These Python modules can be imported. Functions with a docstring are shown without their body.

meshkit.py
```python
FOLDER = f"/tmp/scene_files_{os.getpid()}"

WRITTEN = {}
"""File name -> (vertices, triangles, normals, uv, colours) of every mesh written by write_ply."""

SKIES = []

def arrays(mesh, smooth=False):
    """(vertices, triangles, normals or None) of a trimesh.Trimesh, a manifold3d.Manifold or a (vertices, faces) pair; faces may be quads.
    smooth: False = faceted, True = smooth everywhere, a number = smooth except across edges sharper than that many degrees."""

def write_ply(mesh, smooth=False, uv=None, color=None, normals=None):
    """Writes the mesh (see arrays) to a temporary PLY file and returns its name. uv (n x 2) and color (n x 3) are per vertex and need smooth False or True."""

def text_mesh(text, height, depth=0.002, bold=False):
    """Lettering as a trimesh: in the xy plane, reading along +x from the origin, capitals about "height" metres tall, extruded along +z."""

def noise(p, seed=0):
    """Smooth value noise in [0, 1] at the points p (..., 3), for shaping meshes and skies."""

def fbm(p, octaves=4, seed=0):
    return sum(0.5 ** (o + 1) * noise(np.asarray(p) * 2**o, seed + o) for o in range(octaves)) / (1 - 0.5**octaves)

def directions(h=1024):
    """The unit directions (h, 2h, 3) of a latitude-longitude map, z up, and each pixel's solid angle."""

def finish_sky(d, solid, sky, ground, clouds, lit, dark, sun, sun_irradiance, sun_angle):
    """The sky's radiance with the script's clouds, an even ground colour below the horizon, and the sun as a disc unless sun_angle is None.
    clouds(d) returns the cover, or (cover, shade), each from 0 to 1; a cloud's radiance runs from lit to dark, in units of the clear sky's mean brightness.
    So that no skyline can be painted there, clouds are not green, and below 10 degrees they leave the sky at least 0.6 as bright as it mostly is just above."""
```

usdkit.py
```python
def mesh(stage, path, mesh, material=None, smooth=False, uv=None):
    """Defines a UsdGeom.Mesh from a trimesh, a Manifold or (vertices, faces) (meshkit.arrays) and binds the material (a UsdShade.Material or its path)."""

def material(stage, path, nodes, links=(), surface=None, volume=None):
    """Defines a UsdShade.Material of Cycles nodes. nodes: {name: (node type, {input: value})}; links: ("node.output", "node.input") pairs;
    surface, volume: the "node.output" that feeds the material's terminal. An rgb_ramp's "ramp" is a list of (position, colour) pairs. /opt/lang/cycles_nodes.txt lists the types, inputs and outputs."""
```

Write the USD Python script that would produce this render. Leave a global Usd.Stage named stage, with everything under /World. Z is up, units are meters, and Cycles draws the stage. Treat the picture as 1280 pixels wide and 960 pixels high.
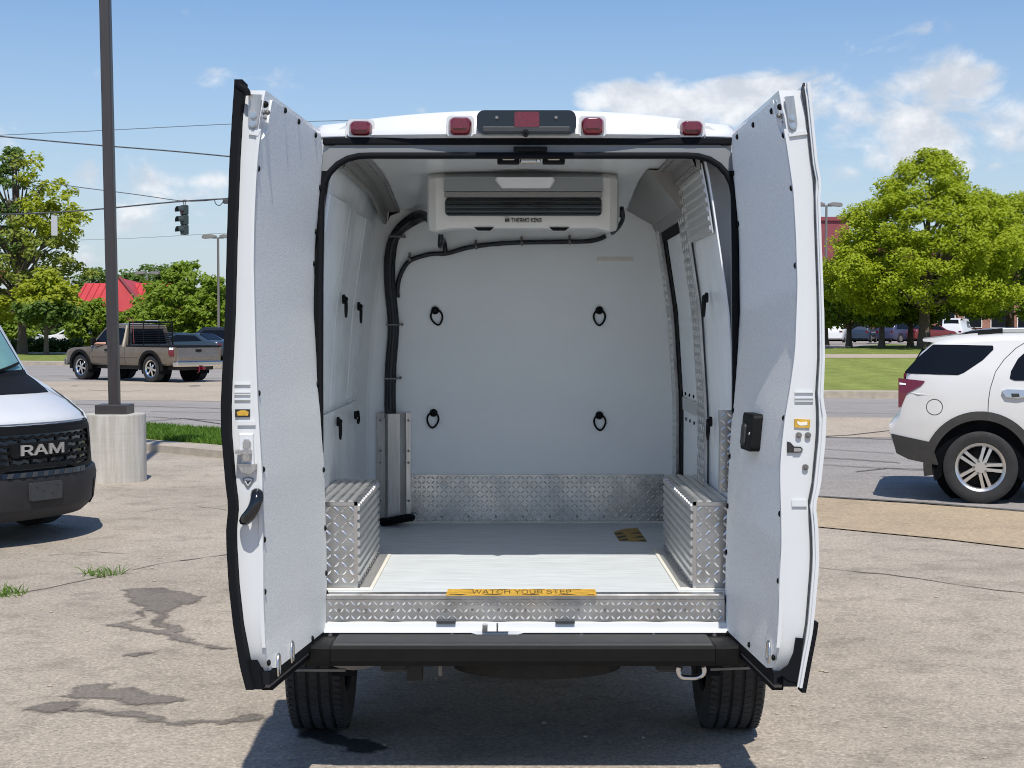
import math, random
import numpy as np, trimesh, manifold3d as m3
import shapely.geometry as sg
import shapely.affinity as sa
from pxr import Usd, UsdGeom, UsdLux, UsdShade, Sdf, Gf
import usdkit, meshkit

rng = np.random.default_rng(7)
stage = Usd.Stage.CreateInMemory()
UsdGeom.SetStageUpAxis(stage, 'Z'); UsdGeom.SetStageMetersPerUnit(stage, 1.0)
UsdGeom.Xform.Define(stage, '/World'); UsdGeom.Scope.Define(stage, '/World/Looks')

# ---------------------------------------------------------------- camera
F, CX, CY, EYE = 1920.0, 640.0, 480.0, 1.70          # focal length in photo pixels, centre, eye height
PITCH = math.atan(70.0 / F)
cam = UsdGeom.Camera.Define(stage, '/World/camera')
cam.CreateHorizontalApertureAttr(36.0); cam.CreateVerticalApertureAttr(27.0); cam.CreateFocalLengthAttr(54.0)
cam.CreateClippingRangeAttr(Gf.Vec2f(0.05, 5000.0))
cam.AddTranslateOp().Set(Gf.Vec3d(0, 0, EYE)); cam.AddRotateXOp().Set(90.0 - math.degrees(PITCH))
cam.CreateExposureAttr(0.45)

# ---------------------------------------------------------------- sky and sun
SUN_EL, SUN_AZ = math.radians(58.0), math.radians(6.0)    # azimuth: to the right of straight behind the camera
SUN = np.array([math.sin(SUN_AZ) * math.cos(SUN_EL), -math.cos(SUN_AZ) * math.cos(SUN_EL), math.sin(SUN_EL)])
SUN_STRENGTH, SKY_STRENGTH = 0.85, 0.105
sun = UsdLux.DistantLight.Define(stage, '/World/sun')
sun.CreateIntensityAttr(SUN_STRENGTH); sun.CreateAngleAttr(0.53); sun.CreateNormalizeAttr(True)
sun.CreateColorAttr(Gf.Vec3f(1.0, 0.955, 0.89))
_q = Gf.Rotation(Gf.Vec3d(0, 0, 1), Gf.Vec3d(*SUN))
sun.AddOrientOp(UsdGeom.XformOp.PrecisionDouble).Set(Gf.Quatd(_q.GetQuat()))
sky = UsdLux.DomeLight.Define(stage, '/World/sky')
sky.GetPrim().SetCustomDataByKey('kind', 'structure')

def ray_dir(px, py):
    u, v = (px - CX) / F, (CY - py) / F
    return np.array([u, math.cos(PITCH) + v * math.sin(PITCH), -math.sin(PITCH) + v * math.cos(PITCH)])

def sky_material():
    n = {"sky": ("sky_texture", {"sky_type": "single_scattering", "sun_disc": False, "sun_elevation": SUN_EL,
                                 "sun_rotation": math.atan2(SUN[0], SUN[1]), "air_density": 1.0, "aerosol_density": 0.5, "ozone_density": 2.0}),
         "hs": ("hsv", {"hue": .506, "saturation": 1.22, "value": .90}),
         "tc": ("texture_coordinate", {}),
         "mp": ("mapping", {"scale": (1.0, 1.0, 1.5)}),
         "n1": ("noise_texture", {"scale": 17.0, "detail": 8.0, "roughness": 0.56, "lacunarity": 2.1, "distortion": 0.35}),
         "n0": ("noise_texture", {"scale": 4.0, "detail": 2.0}),
         "sep": ("separate_xyz", {}),
         "band": ("rgb_ramp", {"ramp": [(0.0, (.24,) * 3), (0.06, (.20,) * 3), (0.13, (.10,) * 3), (0.2, (.0,) * 3), (0.3, (0,) * 3), (0.6, (.12,) * 3), (1, (.12,) * 3)]}),
         "bm": ("math", {"math_type": "multiply"}),
         "nx": ("math", {"math_type": "multiply_add", "value2": 1.55, "value3": -0.28}), "sum0": ("math", {"math_type": "add"}),
         "mr": ("map_range", {"range_type": "smoothstep", "from_min": 0.70, "from_max": 1.04, "to_min": 0.0, "to_max": 0.92}),
         "n2": ("noise_texture", {"scale": 30.0, "detail": 6.0, "roughness": 0.6}),
         "shade": ("rgb_ramp", {"ramp": [(0.0, (3.7, 4.0, 4.6)), (0.42, (4.7, 5.0, 5.5)), (0.62, (6.6, 6.7, 6.9)), (1, (7.6, 7.5, 7.4))]}),
         "mixc": ("mix_color", {"use_clamp": False}),
         "veil": ("mix_color", {"use_clamp": False, "b": (3.5, 4.1, 5.1)}),
         "vr": ("rgb_ramp", {"ramp": [(0.0, (0.80,) * 3), (0.07, (0.58,) * 3), (0.13, (0.30,) * 3), (0.22, (0.05,) * 3), (0.3, (0,) * 3), (1, (0,) * 3)]}),
         "bg": ("background_shader", {"strength": SKY_STRENGTH})}
    l = [("tc.generated", "mp.vector"), ("mp.vector", "n1.vector"), ("mp.vector", "n2.vector"), ("tc.generated", "n0.vector"),
         ("tc.generated", "sep.vector"), ("sep.z", "band.fac"), ("sep.z", "vr.fac"), ("band.color", "bm.value1"), ("n0.fac", "bm.value2"),
         ("n1.fac", "nx.value1"), ("nx.value", "sum0.value1"), ("bm.value", "sum0.value2")]
    last = "sum0.value"
    banks = [(850, 125, 110, 34, .40), (968, 112, 60, 36, .42), (745, 126, 50, 24, .36), (1172, 96, 62, 34, .38), (1268, 140, 50, 52, .42), (1060, 190, 140, 70, .27), (1140, 135, 90, 34, .18), (930, 150, 120, 40, .16),
             (95, 212, 50, 30, .32), (252, 226, 70, 22, .26), (160, 262, 110, 30, .10), (528, 138, 20, 12, .30), (1500, 110, 160, 50, .4), (-250, 160, 190, 60, .4), (-700, 190, 260, 70, .4), (1900, 150, 220, 60, .4)]
    for i, (px, py, rx, ry, a) in enumerate(banks):
        c = ray_dir(px, py); L = np.linalg.norm(c); c = c / L; sx, sz = F * L / (rx * 1.5), F * L / (ry * 1.5); sy = sx
        n[f"bk{i}"] = ("mapping", {"scale": (sx, sy * .3, sz), "location": (-c[0] * sx, -c[1] * sy * .3, -c[2] * sz)})
        n[f"gr{i}"] = ("gradient_texture", {"gradient_type": "spherical"}); n[f"mu{i}"] = ("math", {"math_type": "multiply_add", "value2": a * 1.25})
        l += [("tc.generated", f"bk{i}.vector"), (f"bk{i}.vector", f"gr{i}.vector"), (f"gr{i}.fac", f"mu{i}.value1"), (last, f"mu{i}.value3")]; last = f"mu{i}.value"
    l += [(last, "mr.value"), ("n2.fac", "shade.fac"), ("sky.color", "hs.color"), ("hs.color", "veil.a"), ("vr.color", "veil.fac"),
          ("veil.result", "mixc.a"), ("shade.color", "mixc.b"), ("mr.result", "mixc.fac"), ("mixc.result", "bg.color")]
    return usdkit.material(stage, '/World/Looks/sky_look', n, l, surface="bg.background")
UsdShade.MaterialBindingAPI.Apply(sky.GetPrim()).Bind(sky_material())

# ---------------------------------------------------------------- pixel -> place
def P(px, py, Y):
    d = ray_dir(px, py); t = Y / d[1]
    return np.array([d[0] * t, Y, EYE + d[2] * t])
def proj(x, y, z):
    dy, dz = y, z - EYE
    fwd = dy * math.cos(PITCH) - dz * math.sin(PITCH); up = dy * math.sin(PITCH) + dz * math.cos(PITCH)
    return CX + F * x / fwd, CY - F * up / fwd
def smooth01(t):
    t = np.clip(t, 0, 1); return t * t * (3 - 2 * t)
def terrain(x, y):
    x, y = np.asarray(x, float), np.asarray(y, float)
    right = smooth01((x + 2) / 6.0)
    return right * (0.10 * smooth01((y - 38.3) / 1.0) + 0.80 * smooth01((y - 38.5) / 24.0) - 0.42 * smooth01((y - 72) / 55.0)) + (1 - right) * 0.1 * smooth01((y - 79) / 2)
def G(px, py, z=None):
    d = ray_dir(px, py)
    if z is not None:
        t = (z - EYE) / d[2]; return np.array([d[0] * t, d[1] * t, z])
    t, hit = 3.0, None
    while t < 900:
        p = np.array([0, 0, EYE]) + d * t
        if p[2] <= terrain(p[0], p[1]):
            return np.array([p[0], p[1], float(terrain(p[0], p[1]))])
        t *= 1.004
    raise ValueError((px, py))

# ---------------------------------------------------------------- scene helpers
_count, _base = {}, {}
def _path(parent, name):
    k = (parent, name); n = _count.get(k, 0); _count[k] = n + 1
    return f"{parent}/{name}" + (f"_{n:03d}" if n else "")
def tag(prim, label=None, cat=None, group=None, kind=None):
    for k, v in (('label', label), ('category', cat), ('group', group), ('kind', kind)):
        if v: prim.SetCustomDataByKey(k, v)
    return prim
def thing(name, label, cat, loc=(0, 0, 0), rz=0.0, group=None):
    x = UsdGeom.Xform.Define(stage, _path('/World', name))
    x.AddTranslateOp().Set(Gf.Vec3d(*map(float, loc))); x.AddRotateZOp().Set(math.degrees(rz))
    _base[str(x.GetPath())] = (np.array(loc, float), rz)
    return tag(x.GetPrim(), label, cat, group)
def part(name, mesh, mat, parent, smooth=32, label=None, kind=None, world=False):
    """One Mesh under a thing or under a part. world: the vertices are given in world coordinates."""
    pp = str(parent.GetPath())
    v, f, n = meshkit.arrays(mesh, False)
    if world:
        root = '/'.join(pp.split('/')[:3]); loc, rz = _base[root]
        c, s = math.cos(-rz), math.sin(-rz); q = v - loc
        v = np.stack([c * q[:, 0] - s * q[:, 1], s * q[:, 0] + c * q[:, 1], q[:, 2]], 1)
    m = usdkit.mesh(stage, _path(pp, name), (v, f), M[mat], smooth=smooth)
    return tag(m.GetPrim(), label, kind=kind)
def single(name, mesh, mat, label=None, cat=None, group=None, kind=None, smooth=32):
    """A top-level thing (or piece of the setting) that is one mesh."""
    m = usdkit.mesh(stage, _path('/World', name), mesh, M[mat], smooth=smooth)
    return tag(m.GetPrim(), label, cat, group, kind)

# ---------------------------------------------------------------- mesh helpers
TM = trimesh.Trimesh
cat_ = lambda *ms: trimesh.util.concatenate([m for m in ms if m is not None])
def box(x0, x1, y0, y1, z0, z1, bev=0.0):
    if bev <= 0:
        b = trimesh.creation.box((x1 - x0, y1 - y0, z1 - z0)); b.apply_translation(((x0 + x1) / 2, (y0 + y1) / 2, (z0 + z1) / 2)); return b
    pts = []
    for x, sx in ((x0, 1), (x1, -1)):
        for y, sy in ((y0, 1), (y1, -1)):
            for z, sz in ((z0, 1), (z1, -1)):
                pts += [(x + sx * bev, y + sy * bev, z), (x + sx * bev, y, z + sz * bev), (x, y + sy * bev, z + sz * bev)]
    return trimesh.convex.convex_hull(np.array(pts))
def tri(v, f): return TM(np.asarray(v, float), np.asarray(f, int), process=False)
def loft(rings, cap=True):
    rings = [np.asarray(r, float) for r in rings]; n = len(rings[0]); v = np.vstack(rings); f = []
    for i in range(len(rings) - 1):
        for j in range(n):
            a, b, c, d = i * n + j, i * n + (j + 1) % n, (i + 1) * n + (j + 1) % n, (i + 1) * n + j
            f += [(a, b, c), (a, c, d)]
    if cap:
        for i, rev in ((0, True), (len(rings) - 1, False)):
            v = np.vstack([v, rings[i].mean(0)]); k = len(v) - 1
            for j in range(n):
                a, b = i * n + j, i * n + (j + 1) % n
                f.append((k, b, a) if rev else (k, a, b))
    m = tri(v, f)
    if cap and m.volume < 0: m.invert()
    return m
def tube(pts, r, n=8, closed=False):
    pts = np.asarray(pts, float); k = len(pts); r = np.broadcast_to(r, (k,)); rings = []
    ref = np.array([0.31, 0.17, 0.93]); last = None
    for i in range(k):
        t = pts[(i + 1) % k if closed else min(i + 1, k - 1)] - pts[(i - 1) % k if closed else max(i - 1, 0)]
        t = t / (np.linalg.norm(t) + 1e-12)
        a = ref if last is None else last
        a = a - t * a.dot(t)
        if np.linalg.norm(a) < 1e-3: a = np.array([1.0, 0, 0]) - t * t[0]
        a /= np.linalg.norm(a); last = a; b = np.cross(t, a)
        ang = np.arange(n) / n * 2 * np.pi
        rings.append(pts[i] + r[i] * (np.outer(np.cos(ang), a) + np.outer(np.sin(ang), b)))
    if closed:
        m = loft(rings + [rings[0]], cap=False)
        return m
    return loft(rings)
def cyl(c, axis, r, h, n=20):
    m = trimesh.creation.cylinder(r, h, sections=n)
    m.apply_transform(trimesh.geometry.align_vectors([0, 0, 1], np.asarray(axis, float) / np.linalg.norm(axis)))
    m.apply_translation(c); return m
def ball(c, r, sub=2):
    m = trimesh.creation.icosphere(sub, 1.0); m.vertices *= np.asarray(r); m.apply_translation(c); return m
def spline(pts, n=40):
    from scipy.interpolate import PchipInterpolator, CubicSpline
    pts = np.asarray(pts, float); d = np.r_[0, np.cumsum(np.linalg.norm(np.diff(pts, axis=0), axis=1))]
    return CubicSpline(d, pts)(np.linspace(0, d[-1], n))
def poly(pts): return sg.Polygon(pts).buffer(0)
def rrect(x0, y0, x1, y1, r, q=5):
    return sg.box(x0 + r, y0 + r, x1 - r, y1 - r).buffer(r, quad_segs=q)
def extr(p, h):
    return trimesh.util.concatenate([trimesh.creation.extrude_polygon(g, h, engine='earcut') for g in getattr(p, 'geoms', [p]) if g.area > 1e-9])
def sheet(p, f, d0=0.0, d1=0.01, res=0.12):
    """The polygon p in (u, v), laid on a surface: f(u, v, d) -> points; a slab from depth d0 to d1."""
    m = extr(p, 1e-4)
    v, fc = trimesh.remesh.subdivide_to_size(m.vertices, m.faces, res, max_iter=12)
    w = np.where(v[:, 2] > 5e-5, 1.0, 0.0)
    q = np.asarray(f(v[:, 0], v[:, 1], d0 + (d1 - d0) * w), float)
    out = TM(q, fc, process=True)
    if out.volume < 0: out.invert()
    return out
def solid(m): 
    m = TM(m.vertices, m.faces, process=True); m.merge_vertices()
    return m3.Manifold(m3.Mesh(np.asarray(m.vertices, np.float32), np.asarray(m.faces, np.uint32)))
def unsolid(s):
    k = s.to_mesh(); return TM(k.vert_properties[:, :3], k.tri_verts, process=False)
def lugs(w, h, pitch, seed=0):
    """Raised lozenges of a tread plate on a w x h area: vertices are (u, v, height)."""
    V, Fc = [], []
    nu, nv = int(w / pitch), int(h / pitch)
    if nu < 1 or nv < 1: return None
    L, B, Hh = pitch * 0.54, pitch * 0.155, 0.0028
    for i in range(nu):
        for j in range(nv):
            c = np.array([(i + .5) * w / nu, (j + .5) * h / nv]); a = math.pi / 4 if (i + j) % 2 else -math.pi / 4
            t, s = np.array([math.cos(a), math.sin(a)]), np.array([-math.sin(a), math.cos(a)])
            k = len(V)
            for q, z in ((-t * L, 0), (-t * L * .35 - s * B, 0), (t * L * .35 - s * B, 0), (t * L, 0), (t * L * .35 + s * B, 0), (-t * L * .35 + s * B, 0), (-t * L * .5, Hh), (t * L * .5, Hh)):
                V.append((*(c + q), z))
            Fc += [(k + a_, k + b_, k + c_) for a_, b_, c_ in ((0, 1, 6), (1, 2, 7), (1, 7, 6), (2, 3, 7), (3, 4, 7), (4, 5, 6), (4, 6, 7), (5, 0, 6))]
    return np.array(V), np.array(Fc)
def lug_mesh(o, u, v, w, h, pitch):
    r = lugs(w, h, pitch)
    o, u, v = (np.asarray(a, float) for a in (o, u, v)); n = np.cross(u, v)
    q = o + r[0][:, :1] * u + r[0][:, 1:2] * v + r[0][:, 2:] * n
    return tri(q, r[1])
def text3d(s, height, depth, o, u, v, bold=True, center=True, width=None):
    m = meshkit.text_mesh(s, height, depth, bold=bold)
    if width: m.vertices[:, 0] *= width / (m.vertices[:, 0].max() - m.vertices[:, 0].min())
    if center: m.vertices[:, 0] -= (m.vertices[:, 0].max() + m.vertices[:, 0].min()) / 2
    o, u, v = (np.asarray(a, float) for a in (o, u, v)); n = np.cross(u, v)
    return tri(o + np.outer(m.vertices[:, 0], u) + np.outer(m.vertices[:, 1], v) + np.outer(m.vertices[:, 2], n), m.faces)

# ---------------------------------------------------------------- materials
M = {}
def pm(name, col, rough=0.5, metal=0.0, spec=0.5, coat=0.0, var=0.0, scale=6.0, bump=0.0, bscale=60.0, bdist=0.002, aniso=0.0, detail=4.0, stretch=(1, 1, 1), spots=0.0, rvar=0.0):
    """Principled look with mottled tone (var), fine relief (bump) and uneven gloss (rvar)."""
    n = {"p": ("principled_bsdf", {"base_color": col, "roughness": rough, "metallic": metal, "specular_ior_level": spec, "coat_weight": coat, "anisotropic": aniso})}
    l = []
    if var or bump or rvar: n["tc"] = ("geometry", {}); n["mp"] = ("mapping", {"scale": stretch}); l.append(("tc.position", "mp.vector"))
    if var:
        n["n"] = ("noise_texture", {"scale": scale, "detail": detail, "roughness": 0.6})
        lo, hi = tuple(max(c * (1 - var), 0) for c in col), tuple(min(c * (1 + var), 1) for c in col)
        n["r"] = ("rgb_ramp", {"ramp": [(0.0, lo), (0.3, lo), (0.7, hi), (1.0, hi)]})
        l += [("mp.vector", "n.vector"), ("n.fac", "r.fac"), ("r.color", "p.base_color")]
    if rvar:
        n["nr"] = ("noise_texture", {"scale": scale * .7, "detail": 5.0}); n["mr"] = ("map_range", {"from_min": 0.3, "from_max": 0.7, "to_min": max(rough - rvar, .02), "to_max": rough + rvar})
        l += [("mp.vector", "nr.vector"), ("nr.fac", "mr.value"), ("mr.result", "p.roughness")]
    if bump:
        n["nb"] = ("noise_texture", {"scale": bscale, "detail": 3.0}); n["b"] = ("bump", {"strength": bump, "distance": bdist})
        l += [("mp.vector", "nb.vector"), ("nb.fac", "b.height"), ("b.normal", "p.normal")]
    M[name] = usdkit.material(stage, f'/World/Looks/{name}', n, l, surface="p.BSDF")
pm('white_paint', (.62, .635, .64), .28, coat=.6, var=.02, scale=3)
pm('jamb_paint', (.60, .62, .63), .3, coat=.3, var=.03, scale=9, bump=.05, bscale=25)
pm('grey_flange', (.22, .23, .235), .5, spec=.3)
pm('black_rubber', (.0055, .0065, .0085), .75, spec=.14, bump=.2, bscale=150)
pm('black_plastic', (.008, .0082, .0084), .6, spec=.16, bump=.25, bscale=400, bdist=.0006, var=.15, scale=14)
pm('grey_plastic', (.045, .047, .05), .55, spec=.3, var=.1, scale=12, bump=.2, bscale=300, bdist=.0006)
pm('bumper_grey', (.028, .028, .030), .6, spec=.25, var=.12, scale=10, bump=.2, bscale=300, bdist=.0006)
pm('gloss_black', (.008, .009, .011), .12, coat=.3)
pm('door_panel', (.78, .80, .785), .5, var=.11, scale=140, bump=.6, bscale=180, bdist=.0024, detail=2)
pm('wall_panel', (.86, .895, .905), .22, var=.035, scale=2.5, bump=.12, bscale=4.5, bdist=.012, rvar=.08)
pm('ceiling_panel', (.84, .87, .88), .16, var=.03, scale=2.5, bump=.13, bscale=3.2, bdist=.016)
pm('back_panel', (.86, .895, .905), .42, var=.03, scale=2.0)
pm('floor_panel', (.60, .635, .645), .5, var=.13, scale=5, stretch=(1.2, 7, 1), bump=.15, bscale=90, bdist=.0015, detail=8)
pm('aluminium', (.64, .63, .61), .40, metal=.75, var=.05, scale=6)
pm('dull_aluminium', (.29, .285, .275), .5, metal=.45, var=.05, scale=30)
pm('tread_plate', (.47, .465, .455), .34, metal=.9, var=.20, scale=9, rvar=.12)
pm('tread_lug', (.90, .895, .87), .24, metal=.85)
pm('brushed_steel', (.50, .48, .455), .38, metal=.9, var=.12, scale=10, stretch=(12, 12, .6), rvar=.1)
pm('bright_steel', (.62, .61, .60), .25, metal=1.0)
pm('sealant', (.74, .71, .62), .6, var=.08, scale=30)
pm('unit_shell', (.72, .72, .69), .42, var=.02, scale=8)
pm('unit_grey', (.34, .36, .365), .4)
pm('lens_clear', (.9, .92, .92), .12, coat=.5)
pm('red_lens', (.13, .003, .012), .1, coat=.8, var=.25, scale=90)
pm('worn_print', (.10, .065, .02), .6, var=.4, scale=50)
pm('yellow_print', (.56, .33, .035), .55, var=.32, scale=28)
pm('yellow_worn', (.36, .22, .03), .6, var=.25, scale=30)
pm('black_print', (.02, .02, .02), .6)
pm('cable_black', (.010, .012, .017), .42, bump=.5, bscale=80, bdist=.004)
pm('tyre', (.020, .020, .020), .78, var=.25, scale=16, bump=.3, bscale=130, bdist=.002)
pm('rim_alloy', (.62, .61, .59), .28, metal=.85)
pm('chrome', (.80, .80, .80), .08, metal=1.0)
pm('underbody', (.022, .022, .023), .7, var=.3, scale=9)
pm('dull_steel', (.20, .19, .18), .55, metal=.6, var=.2, scale=20)
pm('dark_glass', (.006, .008, .012), .10, spec=.16)
pm('teal_glass', (.17, .33, .30), .06, spec=.7, coat=.5, var=.15, scale=3)
pm('suv_white', (.60, .595, .575), .3, coat=.6, var=.015, scale=8, bump=.03, bscale=260)
pm('cladding', (.034, .033, .031), .6, var=.15, scale=20)
pm('pickup_paint', (.168, .135, .102), .34, metal=.25, coat=.35, var=.12, scale=3)
pm('tan_trim', (.50, .44, .33), .5)
pm('skin', (.56, .30, .21), .5)
pm('dark_shirt', (.05, .05, .06), .8)
pm('hair', (.04, .028, .02), .6)
pm('pole_paint', (.042, .037, .036), .42, var=.12, scale=6, stretch=(6, 6, .5))
pm('wire', (.045, .05, .055), .6)
pm('signal_housing', (.03, .045, .045), .5)
pm('signal_red', (.14, .008, .006), .3)
pm('sign_grey', (.40, .42, .43), .6)
pm('bark', (.13, .10, .075), .9, var=.35, scale=9, stretch=(4, 4, .7), bump=.6, bscale=18, bdist=.03)
pm('red_roof', (.50, .055, .055), .5, var=.1, scale=.8)
pm('maroon_wall', (.23, .05, .06), .7, var=.1, scale=.6)
pm('cream_trim', (.66, .62, .54), .6)
pm('car_white', (.78, .78, .77), .3, coat=.5)
pm('car_navy', (.016, .03, .06), .3, coat=.6)
pm('car_blue', (.025, .042, .06), .3, coat=.6)
pm('car_purple', (.045, .05, .10), .3, coat=.6)
pm('car_red', (.16, .018, .018), .3, coat=.6)
pm('car_black', (.012, .012, .014), .3, coat=.6)
pm('lamp_grey', (.16, .15, .14), .5)
pm('kerb', (.40, .345, .27), .85, var=.16, scale=5, bump=.4, bscale=60, bdist=.006)
pm('crack_dirt', (.15, .13, .105), .9, var=.5, scale=14)
pm('joint_dark', (.075, .068, .06), .9, var=.4, scale=9)

def ground_mat(name, base, speck, large=.10, fine=.30, tint=(1, 1, 1), bump=.5, streak=None, blotch=.0, soft=None):
    """Pavement: broad uneven tone, small stones in several tones, fine relief."""
    b = np.array(base)
    def c(k): return tuple(np.clip(b * k, 0, 1))
    n = {"g": ("geometry", {}), "mp": ("mapping", {"scale": streak or (1, 1, 1)}),
         "n1": ("noise_texture", {"scale": .45, "detail": 6.0, "roughness": .62}), "r1": ("rgb_ramp", {"ramp": [(0, c(1 - large)), (.35, c(1 - large)), (.65, c(1 + large)), (1, c(1 + large))]}),
         "v": ("voronoi_texture", {"scale": speck}), 
         "rv": ("rgb_ramp", {"ramp": [(0, (1 - fine,) * 3), (.35, (1 - fine * .35,) * 3), (.6, (1.0,) * 3), (.85, (1 + fine * .5,) * 3), (1, (1 + fine * 1.5, 1 + fine * 1.45, 1 + fine * 1.35))]}),
         "bw": ("rgb_to_bw", {}),
         "n2": ("noise_texture", {"scale": speck * .45, "detail": 5.0, "roughness": .75}), "r2": ("rgb_ramp", {"ramp": [(0, (.60,) * 3), (.38, (.80,) * 3), (.5, (1,) * 3), (.62, (1.15,) * 3), (1, (1.35,) * 3)]}),
         "n3": ("noise_texture", {"scale": 3.2, "detail": 7.0, "roughness": .7}), "r3": ("rgb_ramp", {"ramp": [(0, (1 - blotch,) * 3), (.36, (1 - blotch,) * 3), (.5, (1,) * 3), (1, (1.05,) * 3)]}),
         "m1": ("mix_color", {"blend_type": "multiply", "fac": 1.0, "use_clamp": False}), "m2": ("mix_color", {"blend_type": "multiply", "fac": 1.0, "use_clamp": False}), "m3": ("mix_color", {"blend_type": "multiply", "fac": 1.0, "use_clamp": False}),
         "bp": ("bump", {"strength": bump, "distance": .006}),
         "p": ("principled_bsdf", {"roughness": .88, "specular_ior_level": .25})}
    l = [("g.position", "mp.vector"), ("mp.vector", "n1.vector"), ("g.position", "v.vector"), ("g.position", "n2.vector"), ("mp.vector", "n3.vector"), ("n1.fac", "r1.fac"), ("v.color", "bw.color"), ("bw.val", "rv.fac"), ("n2.fac", "r2.fac"), ("n3.fac", "r3.fac"),
         ("r1.color", "m1.a"), ("rv.color", "m1.b"), ("m1.result", "m2.a"), ("r2.color", "m2.b"), ("m2.result", "m3.a"), ("r3.color", "m3.b"), ("m3.result", "p.base_color"), ("n2.fac", "bp.height"), ("bp.normal", "p.normal")]
    out = "p.BSDF"
    if soft:
        n.update({"at": ("attribute", {"attribute": "edge"}), "ns": ("noise_texture", {"scale": 26.0, "detail": 5.0, "roughness": .7}), "am": ("math", {"math_type": "multiply_add", "value2": 1 / soft}), "an": ("math", {"math_type": "multiply_add", "value2": 2.6, "value3": -1.55}),
                  "mr": ("map_range", {"range_type": "smoothstep", "from_min": 0.0, "from_max": 1.0, "to_min": 0.0, "to_max": 1.0}), "tr": ("transparent_bsdf", {"color": (1, 1, 1)}), "mx": ("mix_closure", {})})
        l += [("g.position", "ns.vector"), ("ns.fac", "an.value1"), ("at.fac", "am.value1"), ("an.value", "am.value3"), ("am.value", "mr.value"), ("mr.result", "mx.fac"), ("tr.BSDF", "mx.closure1"), ("p.BSDF", "mx.closure2")]; out = "mx.closure"
    M[name] = usdkit.material(stage, f'/World/Looks/{name}', n, l, surface=out)
ground_mat('lot_asphalt', (.40, .345, .276), 90, large=.13, fine=.30, blotch=.24, bump=.8)
ground_mat('wet_stain', (.20, .175, .148), 110, large=.12, fine=.24, blotch=.25, soft=.05)
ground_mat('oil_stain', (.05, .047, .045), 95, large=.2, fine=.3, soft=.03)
ground_mat('road_asphalt', (.31, .285, .262), 60, large=.10, fine=.22, streak=(.5, 1.2, 1), blotch=.14)
ground_mat('tan_concrete', (.42, .355, .275), 40, large=.08, fine=.14, blotch=.1)
ground_mat('apron_concrete', (.42, .33, .22), 70, large=.07, fine=.16, blotch=.12)
ground_mat('far_pavement', (.30, .27, .24), 20, large=.1, fine=.1)
def lawn(name, a, b, wave=True):
    n = {"g": ("geometry", {}), "n": ("noise_texture", {"scale": 2.2, "detail": 8.0, "roughness": .75}), "r": ("rgb_ramp", {"ramp": [(0, a), (.35, a), (.65, b), (1, b)]}),
         "w": ("wave_texture", {"scale": .22, "distortion": 1.5, "detail": 2.0}), "rw": ("rgb_ramp", {"ramp": [(0, (.93,) * 3), (1, (1.06,) * 3)]}), "m": ("mix_color", {"blend_type": "multiply", "fac": 1.0 if wave else 0.0, "use_clamp": False}),
         "nb": ("noise_texture", {"scale": 14.0, "detail": 4.0}), "bp": ("bump", {"strength": .9, "distance": .06}), "p": ("principled_bsdf", {"roughness": .85, "specular_ior_level": .15})}
    l = [("g.position", "n.vector"), ("n.fac", "r.fac"), ("g.position", "w.vector"), ("w.fac", "rw.fac"), ("r.color", "m.a"), ("rw.color", "m.b"), ("m.result", "p.base_color"), ("g.position", "nb.vector"), ("nb.fac", "bp.height"), ("bp.normal", "p.normal")]
    M[name] = usdkit.material(stage, f'/World/Looks/{name}', n, l, surface="p.BSDF")
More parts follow.
